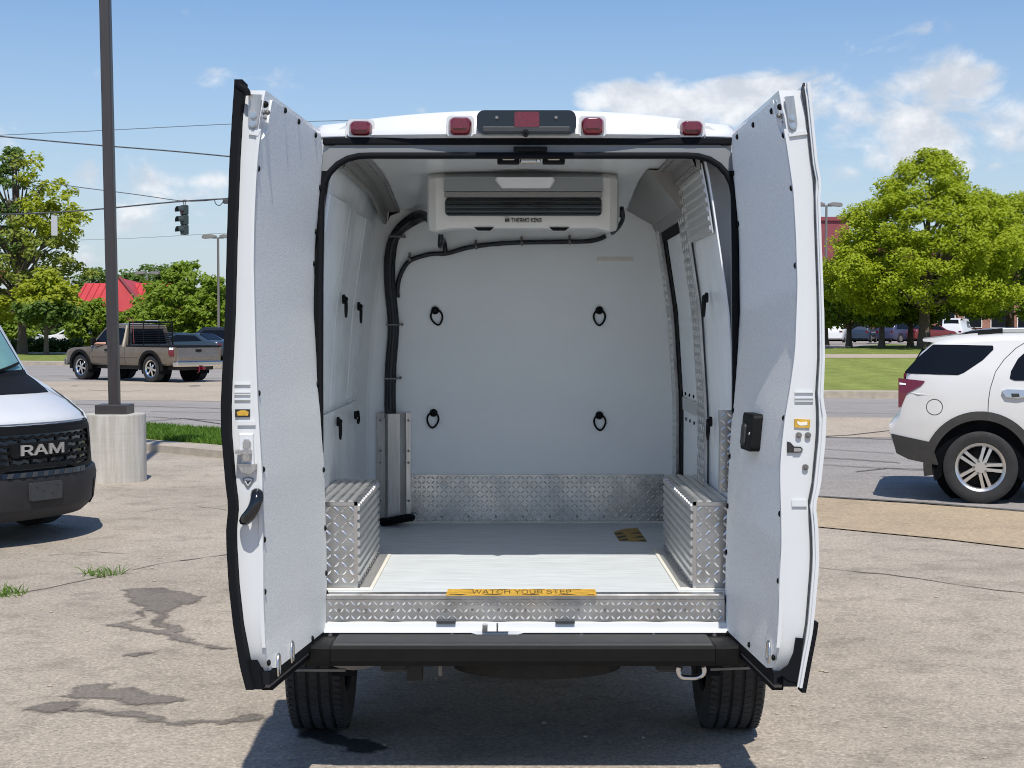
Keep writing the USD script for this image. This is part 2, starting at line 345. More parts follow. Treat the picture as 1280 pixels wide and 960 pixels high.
lawn('lawn_green', (.17, .205, .045), (.27, .305, .085)); lawn('verge_green', (.12, .165, .035), (.24, .27, .07), False)
def leaf(name, ramp, trans=.34):
    n = {"g": ("geometry", {}), "r": ("rgb_ramp", {"ramp": ramp}), "d": ("principled_bsdf", {"roughness": .55, "specular_ior_level": .25}), "t": ("translucent_bsdf", {}), "hs": ("hsv", {"saturation": 1.1, "value": 1.5}), "x": ("mix_closure", {"fac": trans})}
    l = [("g.random_per_island", "r.fac"), ("r.color", "d.base_color"), ("r.color", "hs.color"), ("hs.color", "t.color"), ("d.BSDF", "x.closure1"), ("t.BSDF", "x.closure2")]
    M[name] = usdkit.material(stage, f'/World/Looks/{name}', n, l, surface="x.closure")
leaf('leaf_lime', [(0, (.30, .36, .02)), (.25, (.56, .61, .026)), (.6, (.78, .77, .036)), (1, (.92, .86, .07))])
leaf('leaf_green', [(0, (.10, .16, .03)), (.5, (.19, .27, .045)), (1, (.32, .38, .06))])
leaf('leaf_mid', [(0, (.18, .26, .028)), (.5, (.36, .44, .04)), (1, (.55, .58, .06))])
leaf('leaf_yellow', [(0, (.30, .34, .03)), (.4, (.60, .56, .035)), (1, (.85, .72, .06))])
leaf('leaf_brown', [(0, (.24, .28, .05)), (.5, (.44, .44, .09)), (1, (.64, .54, .12))])
leaf('leaf_hedge', [(0, (.05, .09, .018)), (.5, (.10, .155, .03)), (1, (.17, .22, .045))])
leaf('grass_blade', [(0, (.11, .20, .025)), (.5, (.19, .29, .04)), (.85, (.28, .34, .07)), (1, (.42, .38, .16))])
def brick_mat():
    n = {"g": ("geometry", {}), "mp": ("mapping", {"rotation": (math.pi / 2, 0, 0)}), "b": ("brick_texture", {"scale": 2.2, "color1": (.26, .085, .05), "color2": (.33, .12, .075), "mortar": (.35, .30, .25), "mortar_size": .02}), "p": ("principled_bsdf", {"roughness": .85})}
    M['far_brick'] = usdkit.material(stage, '/World/Looks/far_brick', n, [("g.position", "mp.vector"), ("mp.vector", "b.vector"), ("b.color", "p.base_color")], surface="p.BSDF")
brick_mat()
def concrete_base_mat():
    n = {"g": ("geometry", {}), "mp": ("mapping", {"scale": (7, 7, .7)}), "n": ("noise_texture", {"scale": 1.6, "detail": 6.0, "roughness": .65}), "r": ("rgb_ramp", {"ramp": [(0, (.27, .24, .20)), (.35, (.37, .345, .295)), (.62, (.52, .50, .45)), (1, (.62, .60, .55))]}),
         "mp2": ("mapping", {"scale": (.6, .6, 9)}), "n2": ("noise_texture", {"scale": 2.0, "detail": 3.0}), "r2": ("rgb_ramp", {"ramp": [(0, (.78,) * 3), (.45, (1,) * 3), (1, (1.06,) * 3)]}), "m": ("mix_color", {"blend_type": "multiply", "fac": 1.0, "use_clamp": False}),
         "nb": ("noise_texture", {"scale": 60.0, "detail": 3.0}), "bp": ("bump", {"strength": .4, "distance": .006}), "p": ("principled_bsdf", {"roughness": .9})}
    l = [("g.position", "mp.vector"), ("mp.vector", "n.vector"), ("n.fac", "r.fac"), ("g.position", "mp2.vector"), ("mp2.vector", "n2.vector"), ("n2.fac", "r2.fac"), ("r.color", "m.a"), ("r2.color", "m.b"), ("m.result", "p.base_color"), ("g.position", "nb.vector"), ("nb.fac", "bp.height"), ("bp.normal", "p.normal")]
    M['cast_concrete'] = usdkit.material(stage, '/World/Looks/cast_concrete', n, l, surface="p.BSDF")
concrete_base_mat()

# ================================================================ THE SETTING
def drape(p_world, eps, res=2.0):
    """A polygon laid on the terrain, eps above it."""
    m = extr(p_world, 1e-4)
    top = m.faces[(m.vertices[m.faces][:, :, 2] > 5e-5).all(1)]
    v, f = trimesh.remesh.subdivide_to_size(m.vertices, top, res, max_iter=10)
    return TM(np.c_[v[:, :2], terrain(v[:, 0], v[:, 1]) + eps], f, process=True)
def gpoly(pts): return poly([G(*p)[:2] for p in pts])
def strip(pts, width, flat=False):
    return sg.LineString([G(*p)[:2] for p in pts]).buffer(width / 2, cap_style=2)
xs = np.unique(np.r_[np.linspace(-420, 420, 29), np.linspace(-40, 60, 41)]); ys = np.unique(np.r_[np.linspace(-60, 600, 23), np.linspace(34, 84, 41), np.linspace(84, 150, 16)])
gx, gy = np.meshgrid(xs, ys); k = len(xs)
gf = [(j * k + i, j * k + i + 1, (j + 1) * k + i + 1, (j + 1) * k + i) for j in range(len(ys) - 1) for i in range(k - 1)]
single('ground', (np.c_[gx.ravel(), gy.ravel(), terrain(gx, gy).ravel() - .06], np.array(gf)), 'far_pavement', kind='structure')
lot_far = [(-900, 470), (0, 500), (105, 505), (290, 540), (600, 560), (1022, 610), (1280, 630), (1900, 660)]
lot = poly([tuple(G(*p)[:2]) for p in lot_far] + [(30, -25), (-40, -25)])
single('parking_lot', drape(lot, 0.0, 6.0), 'lot_asphalt', kind='structure')
road = gpoly([(-500, 500), (0, 512), (105, 517), (150, 540), (290, 549), (500, 570), (700, 592), (900, 611), (1022, 622), (1280, 640), (1900, 672), (2100, 500), (1115, 499), (1025, 498), (700, 482), (290, 463), (60, 457), (-700, 450)])
single('road', drape(road, .004, 6.0), 'road_asphalt', kind='structure')
single('road_median', drape(gpoly([(-200, 478), (290, 477), (650, 500), (1020, 522), (1300, 525), (1900, 530), (1900, 560), (1300, 550), (1020, 547), (650, 526), (290, 502), (-200, 498)]), .008, 6.0), 'tan_concrete', kind='structure')
single('apron', drape(gpoly([(860, 606), (1022, 623), (1280, 641), (1700, 668), (1700, 722), (1280, 687), (1180, 675), (1022, 660), (860, 645)]), .010, 6.0), 'apron_concrete', kind='structure')
seams = [([(1022, 622.5), (1150, 630), (1280, 641), (1500, 655)], .10), ([(1020, 547), (1060, 545), (1120, 538.5)], .06), ([(1020, 547), (1070, 548.5), (1125, 551)], .07), ([(1020, 562), (1117, 568)], .035),
         ([(1020, 573), (1060, 575), (1125, 580)], .05), ([(1070, 591), (1110, 587), (1170, 588)], .04), ([(1020, 582), (1170, 590)], .035), ([(1000, 516), (1300, 521)], .05), ([(90, 506), (200, 509), (290, 512)], .07), ([(90, 520), (190, 522), (290, 527)], .06),
         ([(188, 527), (230, 524), (290, 533)], .05), ([(110, 488), (150, 490), (180, 489)], .05), ([(60, 470), (290, 474)], .08), ([(188, 515), (290, 517)], .045)]
single('road_seam', drape(sg.MultiPolygon([g for p, w in seams for g in getattr(strip(p, w), 'geoms', [strip(p, w)])]).buffer(0), .014, 3.0), 'joint_dark', kind='structure')
# lawn, path and verge across the road on the right, verge on the left
single('lawn', drape(gpoly([(860, 492), (1022, 491), (1500, 496), (1700, 448), (1022, 447.5), (860, 447)]), .0, 1.2), 'lawn_green', kind='structure')
single('footpath', drape(gpoly([(860, 447.2), (1022, 447.7), (1700, 448.2), (1700, 443.5), (860, 443)]), .01, 1.2), 'tan_concrete', kind='structure')
single('verge', drape(gpoly([(860, 443.2), (1700, 443.7), (1700, 434), (1180, 434), (1110, 430), (1040, 436), (860, 436)]), .0, 1.2), 'verge_green', kind='structure')
single('verge', drape(gpoly([(-400, 453), (290, 455), (290, 441.3), (-400, 440)]), .06, 2.5), 'verge_green', kind='structure')
single('footpath', drape(gpoly([(-400, 443), (290, 444), (290, 442), (-400, 441)]), .075, 2.5), 'tan_concrete', kind='structure')
def kerb(pts, w, h, name='kerb', z0=0.0):
    p = sg.LineString([G(*q)[:2] for q in pts]).buffer(w / 2, cap_style=2, join_style=2)
    m = extr(p, h + .05); m.apply_translation((0, 0, z0 - .05)); return single(name, m, 'kerb', kind='structure')
kerb([(860, 493), (1022, 494.5), (1500, 499)], .9, .13)
kerb([(-400, 452), (60, 455.5), (290, 459)], 1.6, .14)
kerb([(140, 556.5), (186, 561.5), (290, 570.5), (420, 584.5)], .6, .10)
# grass strip at the lot's edge
gs = gpoly([(130, 537), (185, 541), (290, 549), (430, 562), (430, 580), (290, 567), (185, 558), (130, 553)])
single('verge', drape(gs, .085, .8), 'verge_green', kind='structure')
def blades(p, n, h, z0, lean=.35, wid=.012, seed=3):
    r = np.random.default_rng(seed); x0, y0, x1, y1 = p.bounds; q = []
    import shapely
    while len(q) < n:
        c = np.c_[r.uniform(x0, x1, 4 * n), r.uniform(y0, y1, 4 * n)]; ok = shapely.contains_xy(p, c[:, 0], c[:, 1]); q.extend(c[ok].tolist())
    q = np.array(q[:n]); a = r.uniform(0, 2 * np.pi, n); hh = h * r.uniform(.5, 1.25, n); b = np.c_[np.cos(a), np.sin(a)] * wid
    tip = q + r.normal(0, lean, (n, 2)) * hh[:, None]; mid = q * .6 + tip * .4
    z = np.broadcast_to(z0, (n,))
    V = np.stack([np.c_[q - b, z], np.c_[q + b, z], np.c_[mid + b * .7, z + hh * .6], np.c_[mid - b * .7, z + hh * .6], np.c_[tip, z + hh]], 1).reshape(-1, 3)
    k = np.arange(n)[:, None] * 5
    return tri(V, np.vstack([k + [0, 1, 2], k + [0, 2, 3], k + [3, 2, 4]]))
single('grass', blades(gs, 16000, .10, .085), 'grass_blade', 'strip of green grass between the road and the lot kerb', 'grass', kind='stuff', smooth=False)
# wear on the pavement: stains, cracks
def rough(p, amp=.03, step=.04, seed=0):
    def ring(c):
        c = sg.LineString(c); n = max(int(c.length / step), 8); q = np.array([c.interpolate(i / n, normalized=True).coords[0] for i in range(n)])
        w = np.c_[q * 9, np.full(n, seed)]; w2 = np.c_[q * 31, np.full(n, seed)]
        o = np.c_[meshkit.noise(w, 1) - .5, meshkit.noise(w, 2) - .5] * 1.4 + np.c_[meshkit.noise(w2, 3) - .5, meshkit.noise(w2, 4) - .5] * .9
        return q + o * amp * 2
    return sg.Polygon(ring(p.exterior.coords), [ring(h.coords) for h in p.interiors]).buffer(0)
cz = lambda L: [(x * .4167, 560 + y * .4167) for x, y in L]
st = [gpoly(cz([(355, 432), (400, 420), (480, 424), (560, 434), (630, 450), (600, 464), (555, 472), (520, 490), (500, 512), (482, 524), (520, 530), (545, 545), (530, 560), (560, 571), (640, 588), (712, 602), (712, 608), (640, 602), (560, 586), (500, 569), (440, 556), (400, 550), (350, 541), (315, 533), (380, 524), (405, 514), (418, 490), (408, 470), (380, 455)])).difference(gpoly(cz([(440, 488), (482, 496), (470, 520), (474, 532), (505, 545), (508, 554), (450, 545), (408, 524), (430, 512)]))),
      gpoly(cz([(140, 747), (200, 732), (255, 712), (290, 703), (340, 705), (330, 724), (420, 728), (500, 740), (572, 760), (520, 772), (420, 770), (320, 757), (200, 752)])),
      gpoly(cz([(60, 790), (120, 766), (240, 764), (200, 795), (120, 802)])),
      gpoly(cz([(205, 790), (260, 786), (400, 795), (480, 812), (540, 828), (620, 822), (700, 815), (790, 800), (800, 826), (700, 827), (600, 834), (520, 837), (430, 822), (390, 804), (260, 797)])),
      gpoly(cz([(370, 626), (430, 617), (470, 622), (420, 633)]))]
def soft_patch(name, p, mat, h):
    """A stain that thins out towards its edge: 'edge' holds each point's distance from the outline."""
    m = drape(p, h, .07); b = p.boundary
    import shapely
    d = shapely.distance(shapely.points(m.vertices[:, 0], m.vertices[:, 1]), b)
    g = usdkit.mesh(stage, _path('/World', name), m, M[mat]); tag(g.GetPrim(), kind='structure')
    UsdGeom.PrimvarsAPI(g).CreatePrimvar('edge', Sdf.ValueTypeNames.FloatArray, 'vertex').Set([float(x) for x in d])
for i, p in enumerate(st):
    q = rough(p.buffer(.03), .030, .03, i)
    for g in getattr(q, 'geoms', [q]):
        if g.area > .002: soft_patch('wet_stain', g, 'wet_stain', .004)
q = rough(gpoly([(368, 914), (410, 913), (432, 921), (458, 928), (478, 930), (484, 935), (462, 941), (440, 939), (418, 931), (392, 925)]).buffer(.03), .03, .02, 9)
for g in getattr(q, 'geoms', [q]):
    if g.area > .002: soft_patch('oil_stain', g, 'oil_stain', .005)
def crack(pts, w, seed):
    c = sg.LineString([G(*q)[:2] for q in pts]); n = int(c.length / .05)
    q = np.array([c.interpolate(i / n, normalized=True).coords[0] for i in range(n + 1)])
    q[:, 1] += (meshkit.fbm(np.c_[q * 2.2, np.full(n + 1, seed)], 5) - .5) * .22
    ww = w * (.05 + 1.9 * meshkit.noise(np.c_[q * 6, np.full(n + 1, seed + 5)]))
    p = sg.Polygon(np.vstack([q + np.c_[0 * ww, ww / 2], (q - np.c_[0 * ww, ww / 2])[::-1]])).buffer(0)
    single('pavement_crack', drape(p, .003, 1.0), 'crack_dirt', kind='structure')
crack([(-60, 752), (0, 745), (60, 735), (130, 722), (200, 706), (300, 692)], .030, 1)
crack([(1015, 709), (1090, 718), (1200, 732), (1320, 747)], .022, 2); crack([(180, 640), (240, 632), (290, 640)], .012, 3); crack([(60, 655 + 40), (120, 690), (160, 693)], .010, 5)
for c, n, lab in (((128, 719), 70, 'small tuft of grass growing from the lot crack nearer the van door'), ((4, 745), 90, 'grass tuft in the crack at the left edge of the picture')):
    single('grass_tuft', blades(sg.Point(*G(*c)[:2]).buffer(.14), n, .06, 0.0, 1.3, .005, seed=c[0]), 'grass_blade', lab, 'grass', smooth=False)
r_ = np.random.default_rng(5)
peb = []
for _ in range(170):
    x, y = r_.uniform(-4.5, 4.5), r_.uniform(6, 14); s = r_.uniform(.006, .016)
    b = trimesh.creation.icosphere(0, 1.0); b.vertices *= np.array([s, s * .8, s * .5]) ; b.apply_translation((x, y, s * .3)); peb.append(b)
single('gravel', cat_(*peb), 'kerb', 'loose small stones lying on the lot', 'gravel', kind='stuff')

# ================================================================ THE VAN
YR, YB, YF_ = 5.90, 8.05, 5.09          # rear plane, bulkhead, free edges of the open doors
ip = lambda x, xs, ys: np.interp(x, xs, ys)
def XL(z): return ip(z, [0.6, 1.32, 1.78, 2.27, 2.42], [-.80, -.80, -.767, -.696, -.66])
def XR(z): return ip(z, [0.6, 1.32, 1.78, 2.27, 2.42], [.86, .86, .83, .755, .72])
ZF = .675                               # cargo floor
def ZC(y): return ip(y, [5.9, 6.1, 7.2, 8.05], [2.385, 2.40, 2.40, 2.315])
van = thing('cargo_van', 'white refrigerated cargo van with both rear doors swung open, cargo hold empty', 'van', (.055, 5.9, 0))
XC = .055
# ---- body shell: a solid lofted along the length, hollowed out
def vsec(y, zt, wmax, zb):
    h = [(.93, zb), (.985, zb + .10), (1.0, .75), (1.0, 1.1), (.985, 1.5), (.94, 2.0), (.89, 2.25), (.82, 2.42), (.70, 2.495), (.40, 2.52), (0, 2.525)]
    pts = []
    for a, z in h:
        zz = zb + (z - zb) * (zt - zb) / (2.525 - zb); pts.append((a * wmax * 1.0, zz))
    r = [(XC + a, y, z) for a, z in pts] + [(XC - a, y, z) for a, z in pts[-2::-1]]
    return r
secs = [vsec(5.93, 2.505, 1.0, .46), vsec(6.2, 2.525, 1.0, .45), vsec(9.2, 2.525, 1.0, .40), vsec(9.5, 2.50, 1.0, .38), vsec(9.75, 2.36, .99, .36), vsec(10.35, 1.32, .97, .33), vsec(10.9, 1.12, .93, .3), vsec(11.15, .85, .84, .32)]
body = solid(loft(secs))
cav = solid(loft([[(XL(z) - .03, y, z) for z in (.62, 1.32, 1.78, 2.27, 2.42)] + [(XR(z) + .03, y, z) for z in (2.42, 2.27, 1.78, 1.32, .62)] for y in (5.99, 8.10)]))
# the door opening, an upright rounded rectangle that follows the pillars
op_l = [(2.37, 403), (2.33, 401), (2.2, 399), (1.9, 397), (1.5, 396), (1.2, 396), (.9, 396), (.58, 396)]
op_r = [(2.37, 916), (2.33, 918), (2.2, 920), (1.9, 922), (1.5, 923), (1.2, 923), (.9, 923), (.58, 923)]
def opening(off=0.0, r=.15):
    L = [((px - CX) / F * YR / math.cos(0) * 1.0, z) for z, px in op_l]; R = [((px - CX) / F * YR, z) for z, px in op_r]
    p = sg.Polygon([(x, z) for x, z in L] + [(x, z) for x, z in R[::-1]]).buffer(0)
    p = p.union(sg.box(-.62, .50, .74, .8))
    return p.buffer(-r).buffer(r, quad_segs=6).buffer(off)
OPN = opening(0.0)
def xz(p, y0, y1):
    m = extr(p, y1 - y0); v = m.vertices.copy(); m.vertices = np.c_[v[:, 0], y0 + v[:, 2], v[:, 1]]; m.invert() if m.volume < 0 else None; return m
body = body - cav - solid(xz(OPN, 5.5, 6.1))
for sx in (-1, 1):
    for wy in (6.52, 10.05):
        body = body - solid(cyl((XC + sx * .95, wy, .36), (1, 0, 0), .43, .62, 32))
part('body', unsolid(body), 'white_paint', van, 30, world=True)
# cab glass, lamps, far ends (not seen from behind)
part('windscreen', loft([[(XC + a * .80, 9.86, 2.17), (XC + a * .86, 10.28, 1.42), (XC + a * .86, 10.31, 1.43), (XC + a * .80, 9.89, 2.18)] for a in (-1, 1)]), 'dark_glass', van, world=True)
for sx in (-1, 1):
    part('side_window', loft([[(XC + sx * (.995 + o), 9.0, 1.38), (XC + sx * (.99 + o), 9.95, 1.38), (XC + sx * (.93 + o), 9.55, 2.0), (XC + sx * (.93 + o), 9.0, 2.0)] for o in (-.03, .012)]), 'dark_glass', van, world=True)
    part('tail_light', box(XC + sx * 1.0 - .03, XC + sx * 1.0 + .03, 5.92, 6.02, .95, 1.55, .012), 'red_lens', van, world=True)
# ---- roof fairing with its lights
def fair(x0, x1, n, ztop, yf, zb=2.424):
    rings = []
    for x in np.linspace(x0, x1, n):
        zt = ztop(x); rings.append([(x, yf(x) + .02, zb), (x, yf(x), zb + .012), (x, yf(x) + .006, zb + .035), (x, yf(x) + .03, zt - .016), (x, yf(x) + .05, zt - .003), (x, yf(x) + .09, zt), (x, 6.35, zt - .01), (x, 6.35, zb)])
    return loft(rings)
zt_ = lambda x: 2.536 - .040 * abs((x - XC) / .70) ** 2.2
yf_ = lambda x: 5.86 + .05 * abs((x - XC) / .70) ** 2.5
fx0, fx1 = P(431, 150, 5.86)[0], P(883, 150, 5.86)[0]
part('roof_fairing', fair(fx0, fx1, 25, zt_, yf_), 'white_paint', van, 28, world=True)
for a, b in ((fx0 - .004, -.785), (fx1 + .004, .885)):
    s = 1 if b > a else -1
    rings = []
    for t in np.linspace(0, 1, 9):
        x = a + (b - a) * t; zt = 2.492 - .012 * t - .065 * max(t - .72, 0) / .28 * max(t - .72, 0) / .28 * 1.0; zb = 2.424; yf = 5.915 + .02 * t + .05 * max(t - .6, 0)
        rings.append([(x, yf + .02, zb), (x, yf, zb + .01), (x, yf + .005, zb + .03), (x, yf + .025, zt - .014), (x, yf + .045, zt), (x, yf + .09, zt + .002), (x, 6.3, zt), (x, 6.3, zb)])
    part('fairing_end', loft(rings), 'white_paint', van, 30, world=True)
for px0, px1, py0, py1 in ((435, 464.5, 150, 169), (560.5, 590, 147, 170), (726, 755.5, 147, 170), (851, 880.5, 150, 169)):
    c = P((px0 + px1) / 2, (py0 + py1) / 2, 5.86); w = (px1 - px0) / F * 5.86; h = (py1 - py0) / F * 5.86; y = yf_(c[0])
    bz = xz(rrect(c[0] - w / 2 - .008, c[2] - h / 2 - .002, c[0] + w / 2 + .008, c[2] + h / 2 + .008, .018), y - .001, y + .03)
    b = part('marker_light_bezel', bz, 'white_paint', van, world=True)
    ring = []
    for yy, k in ((y + .01, 1.0), (y - .012, .97), (y - .026, .80), (y - .030, .55)):
        p = rrect(-w / 2 * k, -h / 2 * k, w / 2 * k, h / 2 * k, .024 * k, 5); ring.append([(c[0] + q[0], yy, c[2] + .002 + q[1]) for q in list(p.exterior.coords)[:-1]])
    part('lens', loft(ring), 'red_lens', b, 40, world=True)
    part('lens_core', xz(rrect(c[0] - w * .30, c[2] - h * .12, c[0] + w * .30, c[2] + h * .40, .006), y - .035, y - .02), 'red_lens', b, world=True)
c0, c1 = P(596, 168, 5.83), P(720, 138, 5.83)
hs = xz(rrect(c0[0], c0[2], c1[0], c1[2], .028), 5.822, 5.90); 
bh = part('brake_light_housing', hs, 'gloss_black', van, 30, world=True)
part('lower_lip', box(c0[0] + .02, c1[0] - .02, 5.812, 5.83, c0[2] + .004, c0[2] + .030, .006), 'grey_plastic', bh, world=True)
l0, l1 = P(643, 159, 5.82), P(674, 140, 5.82)
part('lens', xz(rrect(l0[0], l0[2], l1[0], l1[2], .008), 5.812, 5.83), 'red_lens', bh, world=True)
for px in (621, 695): part('screw', cyl(P(px, 147, 5.82), (0, 1, 0), .006, .012, 10), 'dull_steel', bh, world=True)
cc = P(657, 166.5, 5.81); part('camera', cyl(cc, (0, 1, 0), .013, .03, 16), 'black_plastic', bh, world=True); part('camera_lens', ball(cc + [0, -.014, 0], .006, 1), 'dark_glass', bh, world=True)
vb = P(549.5, 134, 6.6); part('roof_vent', cat_(cyl((vb[0], 6.6, 2.545), (0, 0, 1), .024, .05, 14), cyl((vb[0], 6.6, 2.575), (0, 0, 1), .03, .012, 14)), 'jamb_paint', van, world=True)
# ---- rear frame: header seal, grey flange, door seal
part('header_seal', box(P(404, 178, 5.915)[0], P(915, 178, 5.915)[0], 5.895, 5.94, P(0, 181.5, 5.915)[2], P(0, 173, 5.915)[2], .004), 'black_rubber', van, world=True)
ring_o, ring_i = opening(.05), opening(-.012)
part('frame_flange', xz(ring_o.difference(ring_i.buffer(-.01)), 5.905, 5.928), 'grey_flange', van, world=True)
part('pillar_trim', xz(opening(.045).difference(opening(-.006)).intersection(sg.box(-2, .5, 2, 2.30)), 5.900, 5.9045), 'black_rubber', van, world=True)
path = np.array(opening(-.012, .17).exterior.coords)[:-1]
pl = sg.LinearRing(path); n_ = 150; path = np.array([pl.interpolate(i / n_, normalized=True).coords[0] for i in range(n_)])
part('door_seal', tube(np.c_[path[:, 0], np.full(n_, 5.893), path[:, 1]], .0125, 10, closed=True), 'black_rubber', van, 50, world=True)
part('header_catch', box(P(642, 0, 5.88)[0], P(684, 0, 5.88)[0], 5.872, 5.90, P(0, 189, 5.88)[2], P(0, 183.5, 5.88)[2], .003), 'black_plastic', van, world=True)
for px in (621.5, 678):
    a, b = P(px, 205.5, 5.93), P(px + 28, 196, 5.93)
    k = part('latch_plate', box(a[0], b[0], 5.915, 5.95, a[2], b[2], .004), 'black_plastic', van, world=True)
    part('latch_hook', cat_(box(a[0] + .02, b[0] - .02, 5.905, 5.918, a[2] + .014, b[2] - .004, .003), cyl((a[0] * .5 + b[0] * .5, 5.91, b[2] - .004), (0, 1, 0), .009, .014, 12)), 'bright_steel', k, world=True)
a, b = P(650, 204, 5.94), P(676, 197, 5.94)
part('striker_bracket', cat_(box(a[0], b[0], 5.93, 5.96, a[2], b[2], .004), box(b[0] - .018, b[0], 5.915, 5.935, a[2], b[2], .003)), 'bright_steel', van, world=True)
# ---- lining of the cargo hold
def wallsheet(X, s, y0, y1, z0, z1, mat, name, d=.012, off=0.0, res=.15, wave=0.0):
    def f(u, v, dd): return np.c_[X(v) + s * (off + dd + wave * (np.sin(u * 7.0) * .5 + .5)), u, v]
    return part(name, sheet(sg.box(y0, z0, y1, z1), f, 0.0, d, res), mat, van, 25, world=True)
part('cargo_floor', box(-.82, .88, 5.90, YB + .02, ZF - .03, ZF), 'floor_panel', van, world=True)
part('bulkhead', loft([[(XL(z) - .02, y, z) for z in (.6, 1.32, 1.78, 2.27, 2.42)] + [(XR(z) + .02, y, z) for z in (2.42, 2.27, 1.78, 1.32, .6)] for y in (YB, YB + .04)]), 'back_panel', van, 10, world=True)
cs = loft([[(XL(2.38) - .05, y, ZC(y) + .0), (XC, y, ZC(y) + .018), (XR(2.38) + .05, y, ZC(y)), (XR(2.38) + .05, y, ZC(y) + .03), (XL(2.38) - .05, y, ZC(y) + .03)] for y in (5.955, 6.1, 6.5, 7.0, 7.3, 7.6, YB)])
part('ceiling', cs, 'ceiling_panel', van, 60, world=True)
wallsheet(XL, 1, 5.96, YB, ZF, 2.40, 'wall_panel', 'wall_lining', .006, -.012)
wallsheet(XR, -1, 5.96, 6.82, ZF, 2.40, 'wall_panel', 'wall_lining', .006, -.012)
wallsheet(XR, -1, 6.82, YB, ZF, 2.40, 'black_rubber', 'door_recess', .004, -.05)
wallsheet(XL, 1, 5.98, 7.86, ZF, 1.33, 'wall_panel', 'lower_lining', .008, -.003)
for y0, y1 in ((5.98, 6.62), (6.66, 7.30), (7.34, 7.9)): wallsheet(XL, 1, y0, y1, 1.36, 2.22, 'wall_panel', 'lining_panel', .006, -.006, .1, .010)
# bulkhead corner fillet strip (left)
part('corner_strip', loft([[(XL(z) - .01, YB - .09, z), (XL(z) + .035, YB - .012, z), (XL(z) + .06, YB + .005, z), (XL(z) - .02, YB + .01, z)] for z in np.linspace(ZF, 2.32, 12)]), 'back_panel', van, 20, world=True)
# sliding door seen from inside, right wall
def wr(name, mat, y0, y1, z0, z1, off=0.0, d=.006, lab=None): return wallsheet(XR, -1, y0, y1, z0, z1, mat, name, d, off)
ds = wr('sliding_door_lining', 'back_panel', 6.98, 7.72, .95, 2.17, -.014, .010)
wr('sliding_door_seal', 'black_rubber', 7.72, 7.86, .72, 2.22, -.010, .010); wr('sliding_door_seal', 'black_rubber', 6.98, 7.86, 2.14, 2.22, -.004, .010)
def yz_on_wall(px, py, X, s=-1, off=0.0):
    Y = 7.0
    for _ in range(30):
        p = P(px, py, Y); Y = Y * (X(p[2]) + s * off) / p[0]
    return P(px, py, Y)
z_b = yz_on_wall(862, 508, XR)[2]
wr('sliding_door_batten', 'aluminium', 7.0, 7.70, z_b - .03, z_b + .035, -.003, .006)
for k in range(4):
    for zz in (z_b + .055, z_b - .07): part('rivet', cyl((XR(zz) + .003, 7.08 + k * .17, zz), (1, 0, 0), .008, .01, 8), 'black_plastic', van, world=True)
wr('bulkhead_edge_trim', 'tread_plate', 7.86, YB + .001, .74, 2.20, .004, .014)
wr('door_edge_trim', 'tread_plate', 6.72, 6.98, .95, 2.33, .004, .012)
def wall_lugs(y0, y1, z0, z1, off, pitch=.038):
    r = lugs(y1 - y0, z1 - z0, pitch); y = y0 + r[0][:, 0]; z = z0 + r[0][:, 1]
    return tri(np.c_[XR(z) - off - r[0][:, 2], y, z], r[1][:, ::-1])
part('tread_lugs', wall_lugs(7.87, YB - .01, .76, 2.19, .018), 'tread_lug', van, False, kind='stuff', world=True)
part('tread_lugs', wall_lugs(6.73, 6.97, .97, 2.31, .016), 'tread_lug', van, False, kind='stuff', world=True)
# ribbed plate and perforated angles in the upper corners
rb = wr('ribbed_plate', 'aluminium', 5.985, 6.72, 2.07, 2.34, .002, .006)
for k in range(7):
    z = 2.09 + k * .036
    part('rib', loft([[(XR(z + a) - .008 - h, y, z + a) for a, h in ((-.011, 0), (-.006, .008), (.006, .008), (.011, 0))] for y in (5.99, 6.715)]), 'aluminium', rb, 20, world=True)
def angle(X, s, y0, y1, name):
    a = loft([[(X(2.38) + s * .0, y, ZC(y) - .075), (X(2.38) + s * .014, y, ZC(y) - .075), (X(2.38) + s * .022, y, ZC(y) - .012), (X(2.38) + s * .085, y, ZC(y) - .012), (X(2.38) + s * .085, y, ZC(y) - .003), (X(2.38), y, ZC(y) - .003)] for y in np.linspace(y0, y1, 6)])
    q = part(name, a, 'dull_aluminium', van, False, world=True)
    h = [cyl((X(2.38) + s * .068, y, ZC(y) - .012), (0, 0, 1), .005, .004, 8) for y in np.arange(y0 + .04, y1 - .02, .05)] + [cyl((X(2.38) + s * .013, y, ZC(y) - .062), (1, 0, 0), .005, .010, 8) for y in np.arange(y0 + .04, y1 - .02, .05)]
    part('rivets', cat_(*h), 'dull_steel', q, kind='stuff', world=True)
angle(XL, 1, 5.98, 8.045, 'ceiling_angle'); angle(XR, -1, 5.98, 6.95, 'ceiling_angle')
# cover over the sliding-door track
tc = loft([[(XR(2.2) + .02, y, 2.185), (XR(2.2) - .012, y, 2.185), (XR(2.2) - .030, y, 2.235), (.60, y, ZC(y) - .004), (XR(2.3) + .02, y, ZC(y) - .004)] for y in (6.80, 7.2, 7.6, YB - .01)])
part('track_cover', tc, 'dull_aluminium', van, 15, world=True)
